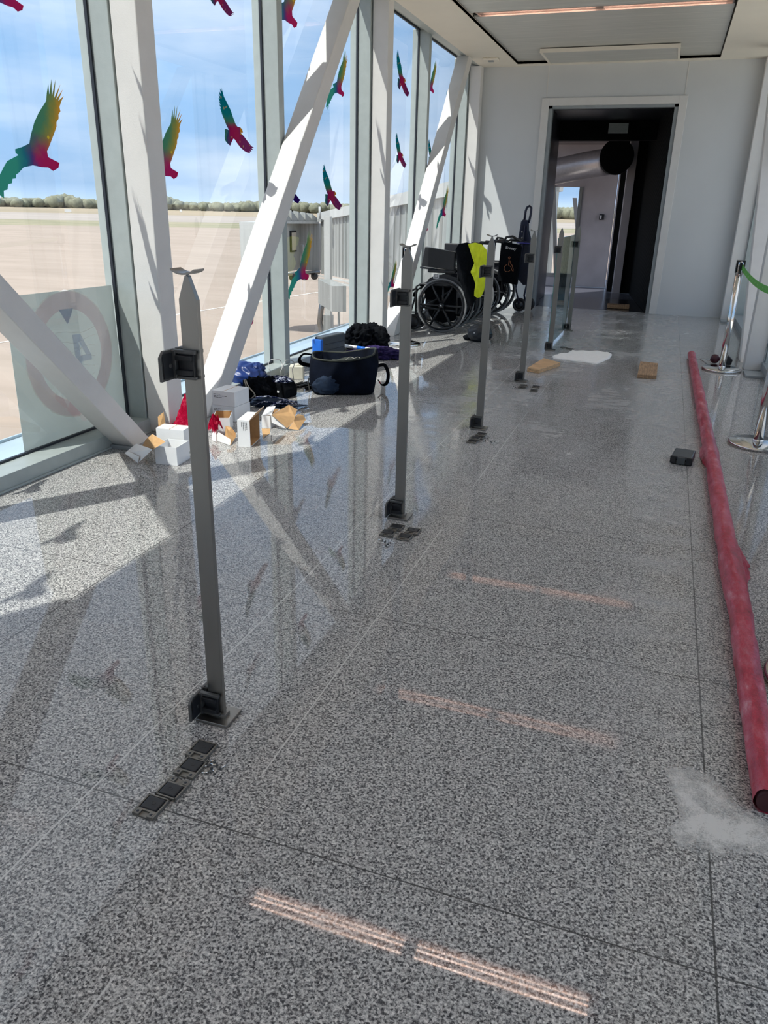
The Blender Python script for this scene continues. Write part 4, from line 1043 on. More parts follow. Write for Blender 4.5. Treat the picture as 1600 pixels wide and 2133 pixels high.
# crumpled red plastic
def film_red(t, tc):
    n1 = noise_n(t, tc.outputs['Object'], 26, 5, .7)
    return ramp(t, n1, [(.35, (.42, .006, .035)), (.55, (.66, .015, .08)), (.72, (.85, .20, .28))])
M_REDF = film_mat('red_plastic_film', film_red, 1.0, transl=.45)
t_ = M_REDF.node_tree
rp_ = thing('red_plastic', 'crumpled bright red plastic sheet bulging out of the cartons behind the nearest post', 'plastic sheet', (0, 0, 0))
def crumple(name, par, cx, cy, z0, wx, wy, peaks, seed, mm):
    b = MB(); n = 38; g = []
    for i in range(n+1):
        row = []
        for j in range(n+1):
            u_, v_ = i/n*2-1, j/n*2-1; p = Vector((u_*3+seed, v_*3, seed))
            r_ = math.sqrt(u_*u_+v_*v_)
            z = z0+.018*abs(noise.noise(p*1.3))*2+.03*noise.noise(p*.8)
            for (qx, qy, hh, ss) in peaks: z += hh*max(0, 1-math.hypot(u_-qx, v_-qy)/ss)
            z += .012*noise.noise(p*4)
            x = cx+u_*wx*(1+.15*noise.noise(p)); y = cy+v_*wy*(1+.15*noise.noise(p+Vector((5, 0, 0))))
            if r_ > .9: z -= (r_-.9)*.10
            row.append(b.bm.verts.new((x+.006*noise.noise(p*5), y, max(z, .004))))
        g.append(row)
    for i in range(n):
        for j in range(n):
            f = b.bm.faces.new((g[i][j], g[i+1][j], g[i+1][j+1], g[i][j+1]))
    return b.build(name, mm, par)
qa, qb = AT(375, 884, 3.98), AT(446, 874, 4.02); rp_.location = (qa.x, qa.y, 0)
crumple('left_fold', rp_, 0, 0, qa.z-.02, .14, .055, ((.32, .1, .20, .60), (-.80, 0, .04, .3)), 3, M_REDF)
crumple('right_fold', rp_, qb.x-qa.x, qb.y-qa.y, qb.z-.04, .032, .05, ((0, 0, .07, 1.1),), 9, M_REDF)

# ================================================================== KIT BY THE WINDOW
# blue sack with black gear
k1 = thing('blue_sack', 'shiny blue nylon sack slumped against the brace foot', 'sack', tuple(FZ(511, 812)))
b = MB(); b.blob((0, 0, .105), (.165, .14, .112), 5, .07, 1.6, 5, .95, .30); b.build('sack_body', M_BLUE, k1)
b = MB(); b.blob((.10, .03, .165), (.05, .06, .045), 8, .25, 3.0, 4, 0, .6); b.build('gathered_neck', M_BLUE, k1)
b = MB(); b.blob((-.03, -.14, .035), (.13, .06, .034), 12, .12, 2.0, 4, .9); b.build('lower_fold', mat('light_blue_nylon', (.03, .13, .42), .5, var=.2), k1)
text_part('lettering', 'WARRIOR', .034, k1, Matrix.Translation((.02, -.1985, .036)) @ Matrix.Rotation(math.radians(82), 4, 'X'), M_WHITEPRINT)
k2 = thing('harness', 'black work harness with tan cords lying in front of the blue sack', 'harness', tuple(FZ(533, 832)))
b = MB(); b.blob((0, 0, .075), (.09, .085, .085), 21, .28, 3.0, 4, .85, .6); b.build('pad', M_BLACKCL, k2)
b = MB(); b.blob((.05, .12, .07), (.07, .06, .075), 25, .25, 3.0, 4, .85, .5); b.build('belt_roll', M_BLACKCL, k2)
def cord(parent, pts, r, mm, name='cord', n=8):
    P_ = [Vector(p) for p in pts]; out_ = []
    for i in range(len(P_)-1):
        p0 = P_[max(i-1, 0)]; p1 = P_[i]; p2 = P_[i+1]; p3 = P_[min(i+2, len(P_)-1)]
        for k in range(n):
            t = k/n; out_.append(.5*((2*p1)+(-p0+p2)*t+(2*p0-5*p1+4*p2-p3)*t*t+(-p0+3*p1-3*p2+p3)*t**3))
    out_.append(P_[-1]); return MB().tube(out_, r, 8).build(name, mm, parent)
cord(k2, [(-.05, -.07, .155), (-.02, -.10, .10), (-.045, -.115, .05), (-.09, -.10, .02)], .0045, M_CORD)
cord(k2, [(-.04, -.07, .16), (0, -.10, .115), (.05, -.11, .07), (.06, -.12, .02), (.03, -.14, .006)], .0045, M_CORD)
cord(k2, [(-.02, -.105, .10), (-.07, -.115, .06), (-.10, -.12, .035), (-.04, -.13, .02), (.02, -.125, .03), (.06, -.115, .065)], .004, M_CORD)
cord(k2, [(.085, -.09, .05), (.10, -.12, .02), (.09, -.14, .006)], .004, M_CORD)
random.seed(5)
cord(k2, [(-.19+.018*i, -.10+.012*math.sin(i*2.1), .035+.008*math.cos(i*1.7)) for i in range(10)], .0055, mat('mixed_rope', (.25, .25, .17), .9, var=.6, scale=120), 'twisted_rope', 5)
k3 = thing('gear_bag', 'black box-shaped gear bag with a patterned navy cloth on top, right of the harness', 'bag', tuple(FZ(580, 824)), -.15)
b = MB(); b.prism([(-.12, 0), (.12, 0), (.125, .07), (.09, .12), (-.10, .115), (-.125, .06)], 'y', -.08, .08); b.build('bag_body', M_BLACKCL, k3, bevel=.012)
def patt(t, tc):
    n1 = noise_n(t, tc.outputs['Object'], 60, 3, .7); return ramp(t, n1, [(.46, (.012, .018, .06)), (.54, (.55, .58, .68))], 'CONSTANT')
M_PATT = film_mat('navy_white_patterned_cloth', patt, transl=.05)
b = MB(); b.blob((.0, .0, .125), (.11, .075, .022), 31, .3, 2.5, 4, .8, .3); b.build('patterned_cloth', M_PATT, k3)
for k_, s_2 in enumerate(('clip', 'clip')):
    b = MB(); b.box(.02+.03*k_, .035+.03*k_, -.084, -.079, .045, .06); b.build(s_2, M_WHITEPRINT, k3)
k4 = thing('webbing_straps', 'tangled navy patterned webbing straps spread on the floor before the black gear bag', 'straps', tuple(FZ(572, 846)), .1)
b = MB(); b.blob((-.05, 0, .022), (.13, .075, .03), 41, .35, 4.0, 4, .7, .5); b.build('strap_heap', M_NAVY, k4)
for i, (pts, mm) in enumerate((([(-.12, -.08, .02), (-.05, -.06, .045), (.05, -.05, .035), (.16, .0, .03), (.20, .05, .01)], M_PATT), ([(-.02, -.13, .006), (.02, -.08, .03), (.06, -.03, .05), (.12, .03, .04)], M_PATT), ([(.05, -.04, .02), (.13, -.05, .012), (.20, .0, .02), (.22, .07, .006)], M_NAVY), ([(-.15, .02, .05), (-.06, .04, .06), (.05, .05, .045), (.15, .08, .02)], M_PATT))):
    P_ = [Vector(p) for p in pts]; MB().tube(P_, .016, 8, flat=(1, .25)).build('strap', mm, k4)
for i, (cx_, cy_, r_, rot_, lab) in enumerate(((FZ(558, 812).x, FZ(558, 812).y+.14, .055, .5, 'thin grey cable loop standing up behind the gear, left of the two'), (FZ(596, 806).x, FZ(596, 806).y+.06, .042, .2, 'thin white cable loop arching over the gear bag, right of the two'))):
    c_ = thing('cable_loop', lab, 'cable', (cx_, cy_, .0), rot_)
    P_ = [Vector((math.cos(a)*r_, .02*math.sin(3*a), .165+math.sin(a)*r_)) for a in [math.radians(-40+x*10) for x in range(0, 27)]]
    MB().tube([Vector((r_*.95, 0, .0))]+P_+[Vector((-r_*.9, 0, .0))], .0032, 8).build('wire', M_CABLE, c_)
    b = MB(); b.box(r_*.95-.006, r_*.95+.006, -.006, .006, .0, .02); b.build('plug', M_BLACKPL, c_)
# small cream block by the mullion
cb = thing('junction_box', 'small cream cube box on the floor against the grey mullion', 'box', (-2.784, 5.823, 0), .35)
b = MB(); b.prism([(-.058, -.058), (.058, -.058), (.058, .058), (-.058, .058)], 'z', 0, .108); b.build('box_body', M_CREAMPL, cb, bevel=.006)
b = MB(); b.lathe([(.03, .108), (.03, .117), (.022, .12)], (.008, .01, 0), 20); b.build('round_cap', M_CREAMPL, cb)
# rods on the floor
for i, (a_, c_, r_, lab) in enumerate((((606, 806), (640, 797), .006, 'thin dark steel rod on the floor, farthest of the bundle left of the tool bag'), ((608, 811), (648, 800), .009, 'thick dark steel rod in the middle of the bundle left of the tool bag'), ((612, 803), (630, 797), .006, 'short dark rod on the floor close to the cream box'), ((622, 808), (652, 801), .007, 'dark rod ending nearest the tool bag in the bundle'))):
    A_, C_ = FZ(*a_), FZ(*c_); r0 = thing('steel_rod', lab, 'rod', (A_.x, A_.y, r_))
    d_ = Vector((C_.x-A_.x, C_.y-A_.y, 0)); MB().tube([Vector((0, 0, 0)), d_], r_, 10).build('shaft', M_BLACKPL, r0)
    MB().tube([d_*.0, d_*.12], r_*1.25, 10).build('tip', M_CLAMP, r0)
th = thing('t_handle_tool', 'small black T-handled tool lying on the floor at the left foot of the tool bag', 'tool', tuple(FZ(650, 811)))
A_, C_, D_ = FZ(637, 812)-FZ(650, 811), FZ(657, 806)-FZ(650, 811), FZ(660, 821)-FZ(650, 811)
MB().tube([A_+Vector((0, 0, .012)), C_+Vector((0, 0, .012))], .012, 10).build('handle', M_BLACKPL, th)
MB().tube([Vector((0, 0, .010)), D_+Vector((0, 0, .008))], .005, 8).build('shaft', M_CLAMP, th)

# big black tool bag, open on top
tb = thing('tool_bag', 'large open black and navy tool bag with side handles on the floor by the window', 'bag', (-2.27, 5.60, 0), math.radians(22))
def sq(a, bb, e, n=40):
    out_ = []
    for k in range(n):
        t = 2*math.pi*k/n; c_, s_3 = math.cos(t), math.sin(t)
        out_.append((math.copysign(abs(c_)**e, c_)*a, math.copysign(abs(s_3)**e, s_3)*bb))
    return out_
b = MB(); lv = [(0, .225, .205, .28), (.02, .245, .222, .30), (.10, .262, .235, .34), (.20, .270, .228, .36), (.255, .262, .20, .40), (.275, .245, .19, .45)]
rings = []
for z, a_, b_, e_ in lv:
    rings.append([b.bm.verts.new((x*(1+.07*noise.noise(Vector((x*5, y*5, z*7)))), y*(1+.09*noise.noise(Vector((x*6, y*5, z*7+3)))), z+(.02*math.cos(2*math.atan2(y, x)) if z > .19 else 0)+(.02*(x/.28) if z > .19 else 0))) for x, y in sq(a_, b_, e_)])
b.bm.faces.new(rings[0][::-1])
for A_, B_ in zip(rings, rings[1:]):
    for k in range(40):
        f = b.bm.faces.new((A_[k], A_[(k+1) % 40], B_[(k+1) % 40], B_[k])); f.smooth = True
inner = [b.bm.verts.new((v_.co.x*.93, v_.co.y*.93, v_.co.z-.004)) for v_ in rings[-1]]
inner2 = [b.bm.verts.new((v_.co.x*.9, v_.co.y*.9, .10)) for v_ in rings[-1]]
for A_, B_ in ((rings[-1], inner), (inner, inner2)):
    for k in range(40): b.bm.faces.new((A_[k], A_[(k+1) % 40], B_[(k+1) % 40], B_[k])).smooth = True
b.bm.faces.new(inner2)
rimpts = [v_.co.copy() for v_ in rings[-1]]
b.build('bag_body', mat('black_navy_canvas', (.0035, .0055, .012), .9, var=.5, scale=8, bump=.5, bscale=22, spec=.1), tb)
MB().tube([p*1.0 for p in rimpts], .008, 8, closed=True).build('rim_piping', mat('dark_olive_binding', (.035, .04, .032), .7), tb)
b = MB(); b.box(-.19, -.02, -.236, -.246, .02, .115) if False else b.blob((-.13, -.222, .075), (.10, .02, .07), 51, .15, 2, 4, .9, .3); b.build('front_pocket', M_NAVY, tb)
def smooth(pts, n=7):
    P_ = [Vector(p) for p in pts]; out_ = []
    for i in range(len(P_)-1):
        p0 = P_[max(i-1, 0)]; p1 = P_[i]; p2 = P_[i+1]; p3 = P_[min(i+2, len(P_)-1)]
        for k in range(n):
            t = k/n; out_.append(.5*((2*p1)+(-p0+p2)*t+(2*p0-5*p1+4*p2-p3)*t*t+(-p0+3*p1-3*p2+p3)*t**3))
    return out_+[P_[-1]]
def band_tube(pts, r, mm, par, name, fl_): return MB().tube(smooth(pts), r, 10, flat=fl_).build(name, mm, par)
band_tube([(.255, -.07, .20), (.315, -.08, .21), (.345, -.08, .15), (.34, -.06, .07), (.305, -.02, .04), (.275, .02, .07)], .014, M_BLACKCL, tb, 'handle', (.35, 1))
band_tube([(-.26, .02, .18), (-.33, .0, .20), (-.345, -.03, .24), (-.31, -.04, .28), (-.25, -.03, .275)], .016, M_BLACKCL, tb, 'handle', (.35, 1))
b = MB(); b.blob((.04, .05, .175), (.16, .10, .05), 61, .3, 3.5, 4, .8, .5); b.build('contents', mat('dark_grey_green_gear', (.03, .035, .03), .7, var=.5), tb)
b = MB(); b.box(-.12, .02, -.12, -.08, .19, .225); b.build('labelled_strip', mat('grey_label', (.30, .30, .30), .6, var=.3, scale=200), tb)
cord(tb, [(.0, -.03, .22), (.05, .02, .25), (.10, -.02, .23), (.06, -.07, .235), (.11, .05, .245), (.16, .0, .22)], .004, mat('grey_wire', (.20, .20, .18), .5), 'wire_coil')
b = MB(); b.tube([(-.267, -.13, .02), (-.275, -.14, .11), (-.262, -.16, .12), (-.24, -.19, .115)], .0045, 8); b.build('wire_bracket', M_STEEL, tb)
b = MB(); b.box(.282, .288, -.06, -.045, .06, .075); b.build('red_tag', mat('red_tag_cloth', (.5, .02, .02), .6), tb)
# blue and grey upright case behind the bag
cs = thing('drill_case', 'upright dark grey case with a bright blue end, by the sill behind the tool bag', 'case', (-2.865, 6.72, 0), math.radians(78), rot=(0, 0, math.radians(80)))
b = MB(); b.box(-.19, .20, -.045, .045, .0, .235); b.build('case_shell', M_CASE, cs, bevel=.012)
b = MB(); b.box(-.225, -.188, -.05, .05, .0, .215); b.build('blue_end', M_BLUEPL, cs, bevel=.006)
b = MB()
for k in range(3): b.box(-.16, .17, -.047, -.044, .05+.055*k, .054+.055*k)
b.build('groove', M_RUBBER, cs)
# dark jacket and purple cloth heap beyond the bag
jk = thing('dark_jacket', 'black jacket heaped on the sill side behind the tool bag', 'jacket', (-2.70, 7.22, 0))
b = MB(); b.blob((-.03, 0, .13), (.15, .17, .135), 71, .22, 2.4, 5, .95, .55); b.build('jacket_body', M_BLACKCL, jk)
b = MB(); b.blob((.10, .08, .12), (.11, .13, .12), 75, .2, 2.6, 4, .95, .6); b.build('sleeve', M_BLACKCL, jk)
b = MB(); b.blob((.02, .16, .22), (.06, .06, .05), 78, .25, 2.6, 4, .9, .5); b.build('hood', M_BLACKCL, jk)
pc = thing('purple_cloth', 'dark purple crumpled cloth on the floor in front of the black jacket', 'cloth', (-2.482, 7.035, 0))
b = MB(); b.blob((-.03, 0, .035), (.22, .13, .055), 81, .35, 3.4, 5, .6, .8); b.build('cloth_body', M_PURPLE, pc)
mk = thing('sealant_tube', 'white tube with a blue band resting across the back of the tool bag', 'tube', tuple(AT(748, 727, 6.98)+Vector((0, 0, .012))), math.radians(-14))
MB().tube([(-.17, 0, 0), (-.02, 0, 0)], .016, 14).build('white_barrel', M_WHITEPRINT, mk)
MB().tube([(-.02, 0, 0), (.08, 0, 0)], .0163, 14).build('blue_band', M_BLUEPL, mk)
MB().tube([(.08, 0, 0), (.17, 0, 0)], .016, 14).build('cap_end', M_WHITEPRINT, mk)

# ================================================================== STANCHIONS
def stanchion(x, y, label, belt=None, head=True):
    o = thing('stanchion', label, 'stanchion', (x, y, 0), 0, 'belt stanchions')
    b = MB(); b.lathe([(.172, 0), (.175, .004), (.175, .016), (.168, .021), (.05, .026), (.036, .028), (.0, .028)], (0, 0, 0), 64); b.build('base', M_CHROME, o)
    b = MB(); b.lathe([(.034, .026), (.034, .040), (.0, .040)], (0, 0, 0), 32); b.build('collar', M_CHROME, o)
    b = MB(); b.lathe([(.0305, .040), (.0305, .86), (.0, .86)], (0, 0, 0), 32); b.build('tube', M_CHROME, o)
    b = MB(); b.lathe([(.033, .86), (.033, .965), (.029, .975), (.0, .975)], (0, 0, 0), 32); hd_ = b.build('belt_head', M_CHROME, o)
    b = MB(); b.box(-.037, -.030, -.028, .028, .872, .965); b.box(.030, .037, -.028, .028, .872, .965); b.box(-.012, .012, -.037, -.030, .868, .965); b.box(-.036, .036, -.030, .030, .965, .982)
    b.build('black_cassette', M_BLACKPL, hd_, bevel=.002)
    return o
stanchion(.640, 7.84, 'chrome belt stanchion farthest down the right side, green belt clipped to its head')
stanchion(.715, 5.215, 'chrome stanchion at the right edge, disc base beside the black case and red roll')
stanchion(.652, 2.36, 'chrome stanchion cut off at the right edge beside the near end of the roll')
stanchion(-2.50, 7.86, 'chrome stanchion hidden behind the second railing post, only its disc base showing')
bl = thing('green_belt', 'sagging green retractable belt running right from the far chrome stanchion', 'belt', (.640, 7.84, 0))
b = MB(); P0 = Vector((.012, -.034, .925)); P1 = Vector((.075, -2.58, .925)); n = 26; prev = None
for k in range(n+1):
    t = k/n; q = P0.lerp(P1, t); q.z -= .055*4*t*(1-t)
    A_, B_ = b.bm.verts.new(q+Vector((0, 0, .024))), b.bm.verts.new(q-Vector((0, 0, .024)))
    A2, B2 = b.bm.verts.new(q+Vector((.0015, 0, .024))), b.bm.verts.new(q+Vector((.0015, 0, -.024)))
    if prev:
        for a_, c_ in ((0, 1), (1, 3), (3, 2), (2, 0)): b.bm.faces.new((prev[a_], prev[c_], (A_, B_, A2, B2)[c_], (A_, B_, A2, B2)[a_]))
    prev = (A_, B_, A2, B2)
b.build('webbing', M_GREEN, bl)
b = MB()
for k in range(1, 16):
    t = k/17; q = P0.lerp(P1, t); q.z -= .055*4*t*(1-t); b.lathe([(.0, -.0025), (.006, -.0025), (.006, .003), (0, .003)], (q.x, q.y, q.z), 10, 'x')
b.build('printed_dots', mat('pale_green_print', (.30, .62, .22), .5), bl)
# bits beside the far stanchion
am = thing('angle_bracket', 'L-shaped dull metal bracket lying on the floor left of the far right stanchion', 'bracket', (0, 0, 0))
a_, b_, c_ = FZ(1458, 748), FZ(1500, 750), FZ(1476, 761)
b = MB(); d1 = (b_-a_); d2 = (c_-a_)
n1 = Vector((-d1.y, d1.x, 0)).normalized()*-.05; n2 = Vector((-d2.y, d2.x, 0)).normalized()*.04
b.hexa([a_, b_, b_+n1, a_+n1]+[q+Vector((0, 0, .004)) for q in (a_, b_, b_+n1, a_+n1)]); b.build('long_arm', M_MULL2, am)
b = MB(); d3 = d2*1.5; b.hexa([a_, a_+d3, a_+d3+n2, a_+n2]+[q+Vector((0, 0, .0045)) for q in (a_, a_+d3, a_+d3+n2, a_+n2)]); b.build('short_arm', M_MULL2, am)
q = FZ(1497, 765); tl2 = thing('suction_cup', 'small dark red and black tool behind the foot of the far right stanchion', 'tool', (q.x, q.y+.20, 0))
b = MB(); b.blob((-.03, 0, .045), (.045, .04, .045), 5, .1, 2, 3, .9); b.build('red_half', M_MAGENTA, tl2)
b = MB(); b.prism([(.03, 0), (.12, 0), (.13, .05), (.09, .085), (.05, .08)], 'y', -.035, .035); b.build('black_half', M_BLACKPL, tl2, bevel=.008)

# ================================================================== RED ROLL
def rollfilm(t, tc):
    mp = N(t, 'ShaderNodeMapping'); mp.inputs['Scale'].default_value = (1.0, .35, 1.0); t.links.new(tc.outputs['Object'], mp.inputs[0])
    n1 = noise_n(t, mp.outputs[0], 16, 6, .7); n2 = noise_n(t, mp.outputs[0], 60, 3, .7)
    a = math_n(t, 'ADD', math_n(t, 'MULTIPLY', n1, .75), math_n(t, 'MULTIPLY', n2, .25))
    return ramp(t, a, [(.36, (.26, .012, .03)), (.50, (.44, .035, .07)), (.58, (.50, .10, .14)), (.66, (.66, .30, .34)), (.76, (.78, .60, .61))])
M_ROLL = bpy.data.materials.new('red_film_wrapping'); M_ROLL.use_nodes = True; t = M_ROLL.node_tree
tc = N(t, 'ShaderNodeTexCoord'); t.links.new(rollfilm(t, tc), t.nodes['Principled BSDF'].inputs['Base Color']); t.nodes['Principled BSDF'].inputs['Roughness'].default_value = .28
n2 = noise_n(t, tc.outputs['Object'], 45, 4, .7); bp = N(t, 'ShaderNodeBump'); bp.inputs['Strength'].default_value = .5; bp.inputs['Distance'].default_value = .01; t.links.new(n2, bp.inputs['Height']); t.links.new(bp.outputs[0], t.nodes['Principled BSDF'].inputs['Normal'])
rr_ = thing('red_roll', 'long tube wrapped in crinkled red plastic lying along the right side of the floor', 'roll', (0, 0, 0))
keys = [(8.43, .384, .035), (6.12, .402, .038), (4.73, .416, .039), (4.0, .418, .040), (3.08, .422, .041), (2.67, .430, .038), (2.2, .420, .036), (1.70, .420, .034)]
def kx(y):
    for (ya, xa, ra), (yb, xb, rb) in zip(keys, keys[1:]):
        if yb <= y <= ya: s_ = (ya-y)/(ya-yb); return xa+(xb-xa)*s_, ra+(rb-ra)*s_
    return keys[-1][1:]
b = MB(); NR, NS = 330, 28; prev = None
for i in range(NR+1):
    y = 8.43-(8.43-1.70)*i/NR; x, r_ = kx(y); ring_ = []
    for k in range(NS):
        a = 2*math.pi*k/NS; dr = noise.noise(Vector((math.cos(a)*1.5, math.sin(a)*1.5, y*5)))*.16+noise.noise(Vector((math.cos(a)*3, math.sin(a)*3, y*16)))*.09+abs(noise.noise(Vector((a*1.0, y*2.2, 4))))*.10
        rr = r_*(1+dr)
        z = max(r_*.97+rr*math.sin(a), .001); xx = x+rr*math.cos(a)
        ring_.append(b.bm.verts.new((xx, y+.006*noise.noise(Vector((a, y*9, 2))), z)))
    if prev:
        for k in range(NS): b.bm.faces.new((prev[k], prev[(k+1) % NS], ring_[(k+1) % NS], ring_[k])).smooth = True
    else: far_ring = ring_
    prev = ring_
b.bm.faces.new(far_ring)
b.build('wrapping', M_ROLL, rr_)
b = MB(); b.lathe([(.0275, 1.698), (.0275, 1.90), (0, 1.90)], (.420, 0, .033), 28, 'y'); b.build('tube_end', mat('dark_tube_inside', (.05, .008, .012), .6), rr_)
def loose(y0_, y1_, xo, hh, seed):
    b = MB(); n = 30; g = []
    for i in range(n+1):
        s_ = i/n; y = y0_+(y1_-y0_)*s_; x, r_ = kx(y); env = math.sin(math.pi*s_)**.7; row = []
        for j in range(8):
            t = j/7; row.append(b.bm.verts.new((x+xo*env*t*(1+.2*noise.noise(Vector((i*.4, j, seed))))+(r_*.55 if xo > 0 else -r_*.55), y, max(.003, r_*1.6-(r_*1.6-.004)*t**1.4+.012*env*noise.noise(Vector((i*.5, j*.9, seed)))))))
        g.append(row)
    for i in range(n):
        for j in range(7): b.bm.faces.new((g[i][j], g[i+1][j], g[i+1][j+1], g[i][j+1])).smooth = True
    b.build('loose_fold', M_ROLL, rr_)
loose(3.45, 2.95, .060, .03, 1); loose(5.05, 4.55, -.034, .03, 2); loose(2.25, 1.80, .04, .03, 4)

# ================================================================== SMALL THINGS ON THE WALKWAY
bc = thing('tool_case', 'small closed black plastic case with latches on the floor left of the red roll', 'case', tuple(FZ(1422, 966)), math.radians(-8))
bc.location.y += .06
b = MB(); b.box(-.058, .058, -.09, .09, .0, .026); b.build('case_bottom', M_BLACKPL, bc, bevel=.006)
b = MB(); b.box(-.058, .058, -.09, .09, .027, .050); b.build('case_lid', mat('dark_slate_plastic', (.045, .055, .065), .4), bc, bevel=.007)
for sx in (-.045, .045):
    b = MB(); b.box(sx-.016, sx+.016, -.096, -.085, .006, .048); b.build('latch', M_BLACKPL, bc, bevel=.002)
b = MB(); b.box(-.022, .022, -.098, -.088, .004, .046); b.build('handle', M_CASE, bc, bevel=.003)
def board(pts, h_, label, mm, name='wooden_board'):
    P_ = [FZ(*p) for p in pts]; c_ = sum(P_, Vector())/4; o = thing(name, label, 'wood board', (c_.x, c_.y, 0))
    b = MB(); b.prism([(p.x-c_.x, p.y-c_.y) for p in P_], 'z', 0, h_); b.build('board', mm, o, bevel=.003)
    return o
board(((1098, 774), (1122, 778), (1167, 763), (1132, 753)), .035, 'pale orange wooden board on the floor just right of the fourth post', M_WOOD)
board(((1327, 788), (1367, 790), (1370, 764), (1333, 760)), .035, 'short worn brown wooden block standing alone mid floor on the right', M_WOODD)
tw = thing('white_cloth', 'white folded towel spread flat on the floor beyond the wooden board', 'towel', (0, 0, 0))
out_ = [(1151, 742), (1163, 738), (1182, 736), (1192, 730), (1215, 731), (1240, 732), (1262, 733), (1275, 739), (1270, 746), (1255, 753), (1241, 758), (1225, 755), (1200, 752), (1175, 749), (1153, 746)]
P_ = [FZ(*p, .006) for p in out_]; c_ = sum(P_, Vector())/len(P_)
b = MB(); rings = []
for s_ in (1.0, .985, .9, .75, .55, .3):
    ring_ = []
    for i in range(len(P_)*4):
        a_, q_ = P_[i//4], P_[(i//4+1) % len(P_)]; p = a_.lerp(q_, (i % 4)/4); d_ = (p-c_)*s_
        z = .001 if s_ == 1.0 else .012+.010*noise.noise(Vector((d_.x*14, d_.y*14, 1)))
        ring_.append(b.bm.verts.new((c_.x+d_.x, c_.y+d_.y, z)))
    rings.append(ring_)
for A_, B_ in zip(rings, rings[1:]):
    n = len(A_)
    for k in range(n): b.bm.faces.new((A_[k], A_[(k+1) % n], B_[(k+1) % n], B_[k])).smooth = True
b.bm.faces.new(rings[-1]).smooth = True
b.build('cloth_body', M_TOWEL, tw)

# white powder spills (thin, with ragged thinning edges)
def dustmat(name, th, sc_=9, c=(.74, .73, .70)):
    m = bpy.data.materials.new(name); m.use_nodes = True; t = m.node_tree; t.nodes.clear()
    o = N(t, 'ShaderNodeOutputMaterial'); d = N(t, 'ShaderNodeBsdfDiffuse'); tr = N(t, 'ShaderNodeBsdfTransparent'); mx = N(t, 'ShaderNodeMixShader'); tc = N(t, 'ShaderNodeTexCoord')
    at = N(t, 'ShaderNodeAttribute'); at.attribute_name = 'fall'
    n1 = noise_n(t, tc.outputs['Object'], sc_, 8, .72); n2 = noise_n(t, tc.outputs['Object'], 220, 2, .6)
    a = math_n(t, 'ADD', math_n(t, 'ADD', math_n(t, 'MULTIPLY', n1, .95), math_n(t, 'MULTIPLY', n2, .30)), math_n(t, 'MULTIPLY', at.outputs['Fac'], 1.0))
    f = N(t, 'ShaderNodeMapRange'); t.links.new(a, f.inputs[0]); f.inputs[1].default_value = th; f.inputs[2].default_value = th+.24; f.inputs[4].default_value = .86
    d.inputs[0].default_value = (*c, 1); t.links.new(f.outputs[0], mx.inputs[0]); t.links.new(tr.outputs[0], mx.inputs[1]); t.links.new(d.outputs[0], mx.inputs[2]); t.links.new(mx.outputs[0], o.inputs[0])
    return m
def spill(out_, label, mm, amt=1.0):
    P_ = [FZ(*p) for p in out_]; c_ = sum(P_, Vector())/len(P_)
    b = MB(); rings = []; lay = b.bm.verts.layers.float.new('fall')
    for s_ in (1.0, .8, .5, .2):
        ring_ = []
        for p in P_:
            d_ = (p-c_)*s_; v_ = b.bm.verts.new((d_.x, d_.y, 0)); v_[lay] = min(.34, (1-s_)*1.2)*amt; ring_.append(v_)
        rings.append(ring_)
    for A_, B_ in zip(rings, rings[1:]):
        n = len(A_)
        for k in range(n): b.bm.faces.new((A_[k], A_[(k+1) % n], B_[(k+1) % n], B_[k]))
    b.bm.faces.new(rings[-1]); o = b.build('powder_spill', mm, loc=(c_.x, c_.y, .0012)); tag(o, label, 'powder', kind='stuff'); return o
M_D1 = dustmat('white_powder', .76); M_D2 = dustmat('thin_white_powder', .88, 14)
spill([(1360, 1580), (1430, 1583), (1475, 1600), (1520, 1640), (1570, 1690), (1600, 1700), (1660, 1740), (1640, 1800), (1560, 1795), (1500, 1800), (1440, 1800), (1400, 1775), (1372, 1730), (1400, 1715), (1405, 1680), (1396, 1650), (1385, 1620)], 'large ragged patch of white plaster powder beside the near end of the red roll', M_D1)
spill([(1350, 1140), (1385, 1150), (1440, 1145), (1490, 1150), (1490, 1165), (1430, 1172), (1385, 1168)], 'thin streak of white powder left of the red roll at mid length', M_D2, .9)
spill([(1405, 1122), (1440, 1116), (1490, 1120), (1490, 1135), (1440, 1134)], 'faint short powder streak just above the longer one, beside the red roll', M_D2, .9)
spill([(1275, 1015), (1350, 1003), (1445, 988), (1446, 996), (1370, 1012), (1290, 1024)], 'long faint powder wedge pointing left from the small black case', M_D2, .8)
spill([(1180, 688), (1240, 684), (1320, 686), (1345, 694), (1300, 700), (1240, 696)], 'pale powder smear on the far floor in front of the doorway', M_D2, 1.0)
spill([(1200, 700), (1260, 699), (1335, 702), (1330, 710), (1250, 708)], 'second pale powder smear just nearer than the one before the doorway', M_D2, .9)

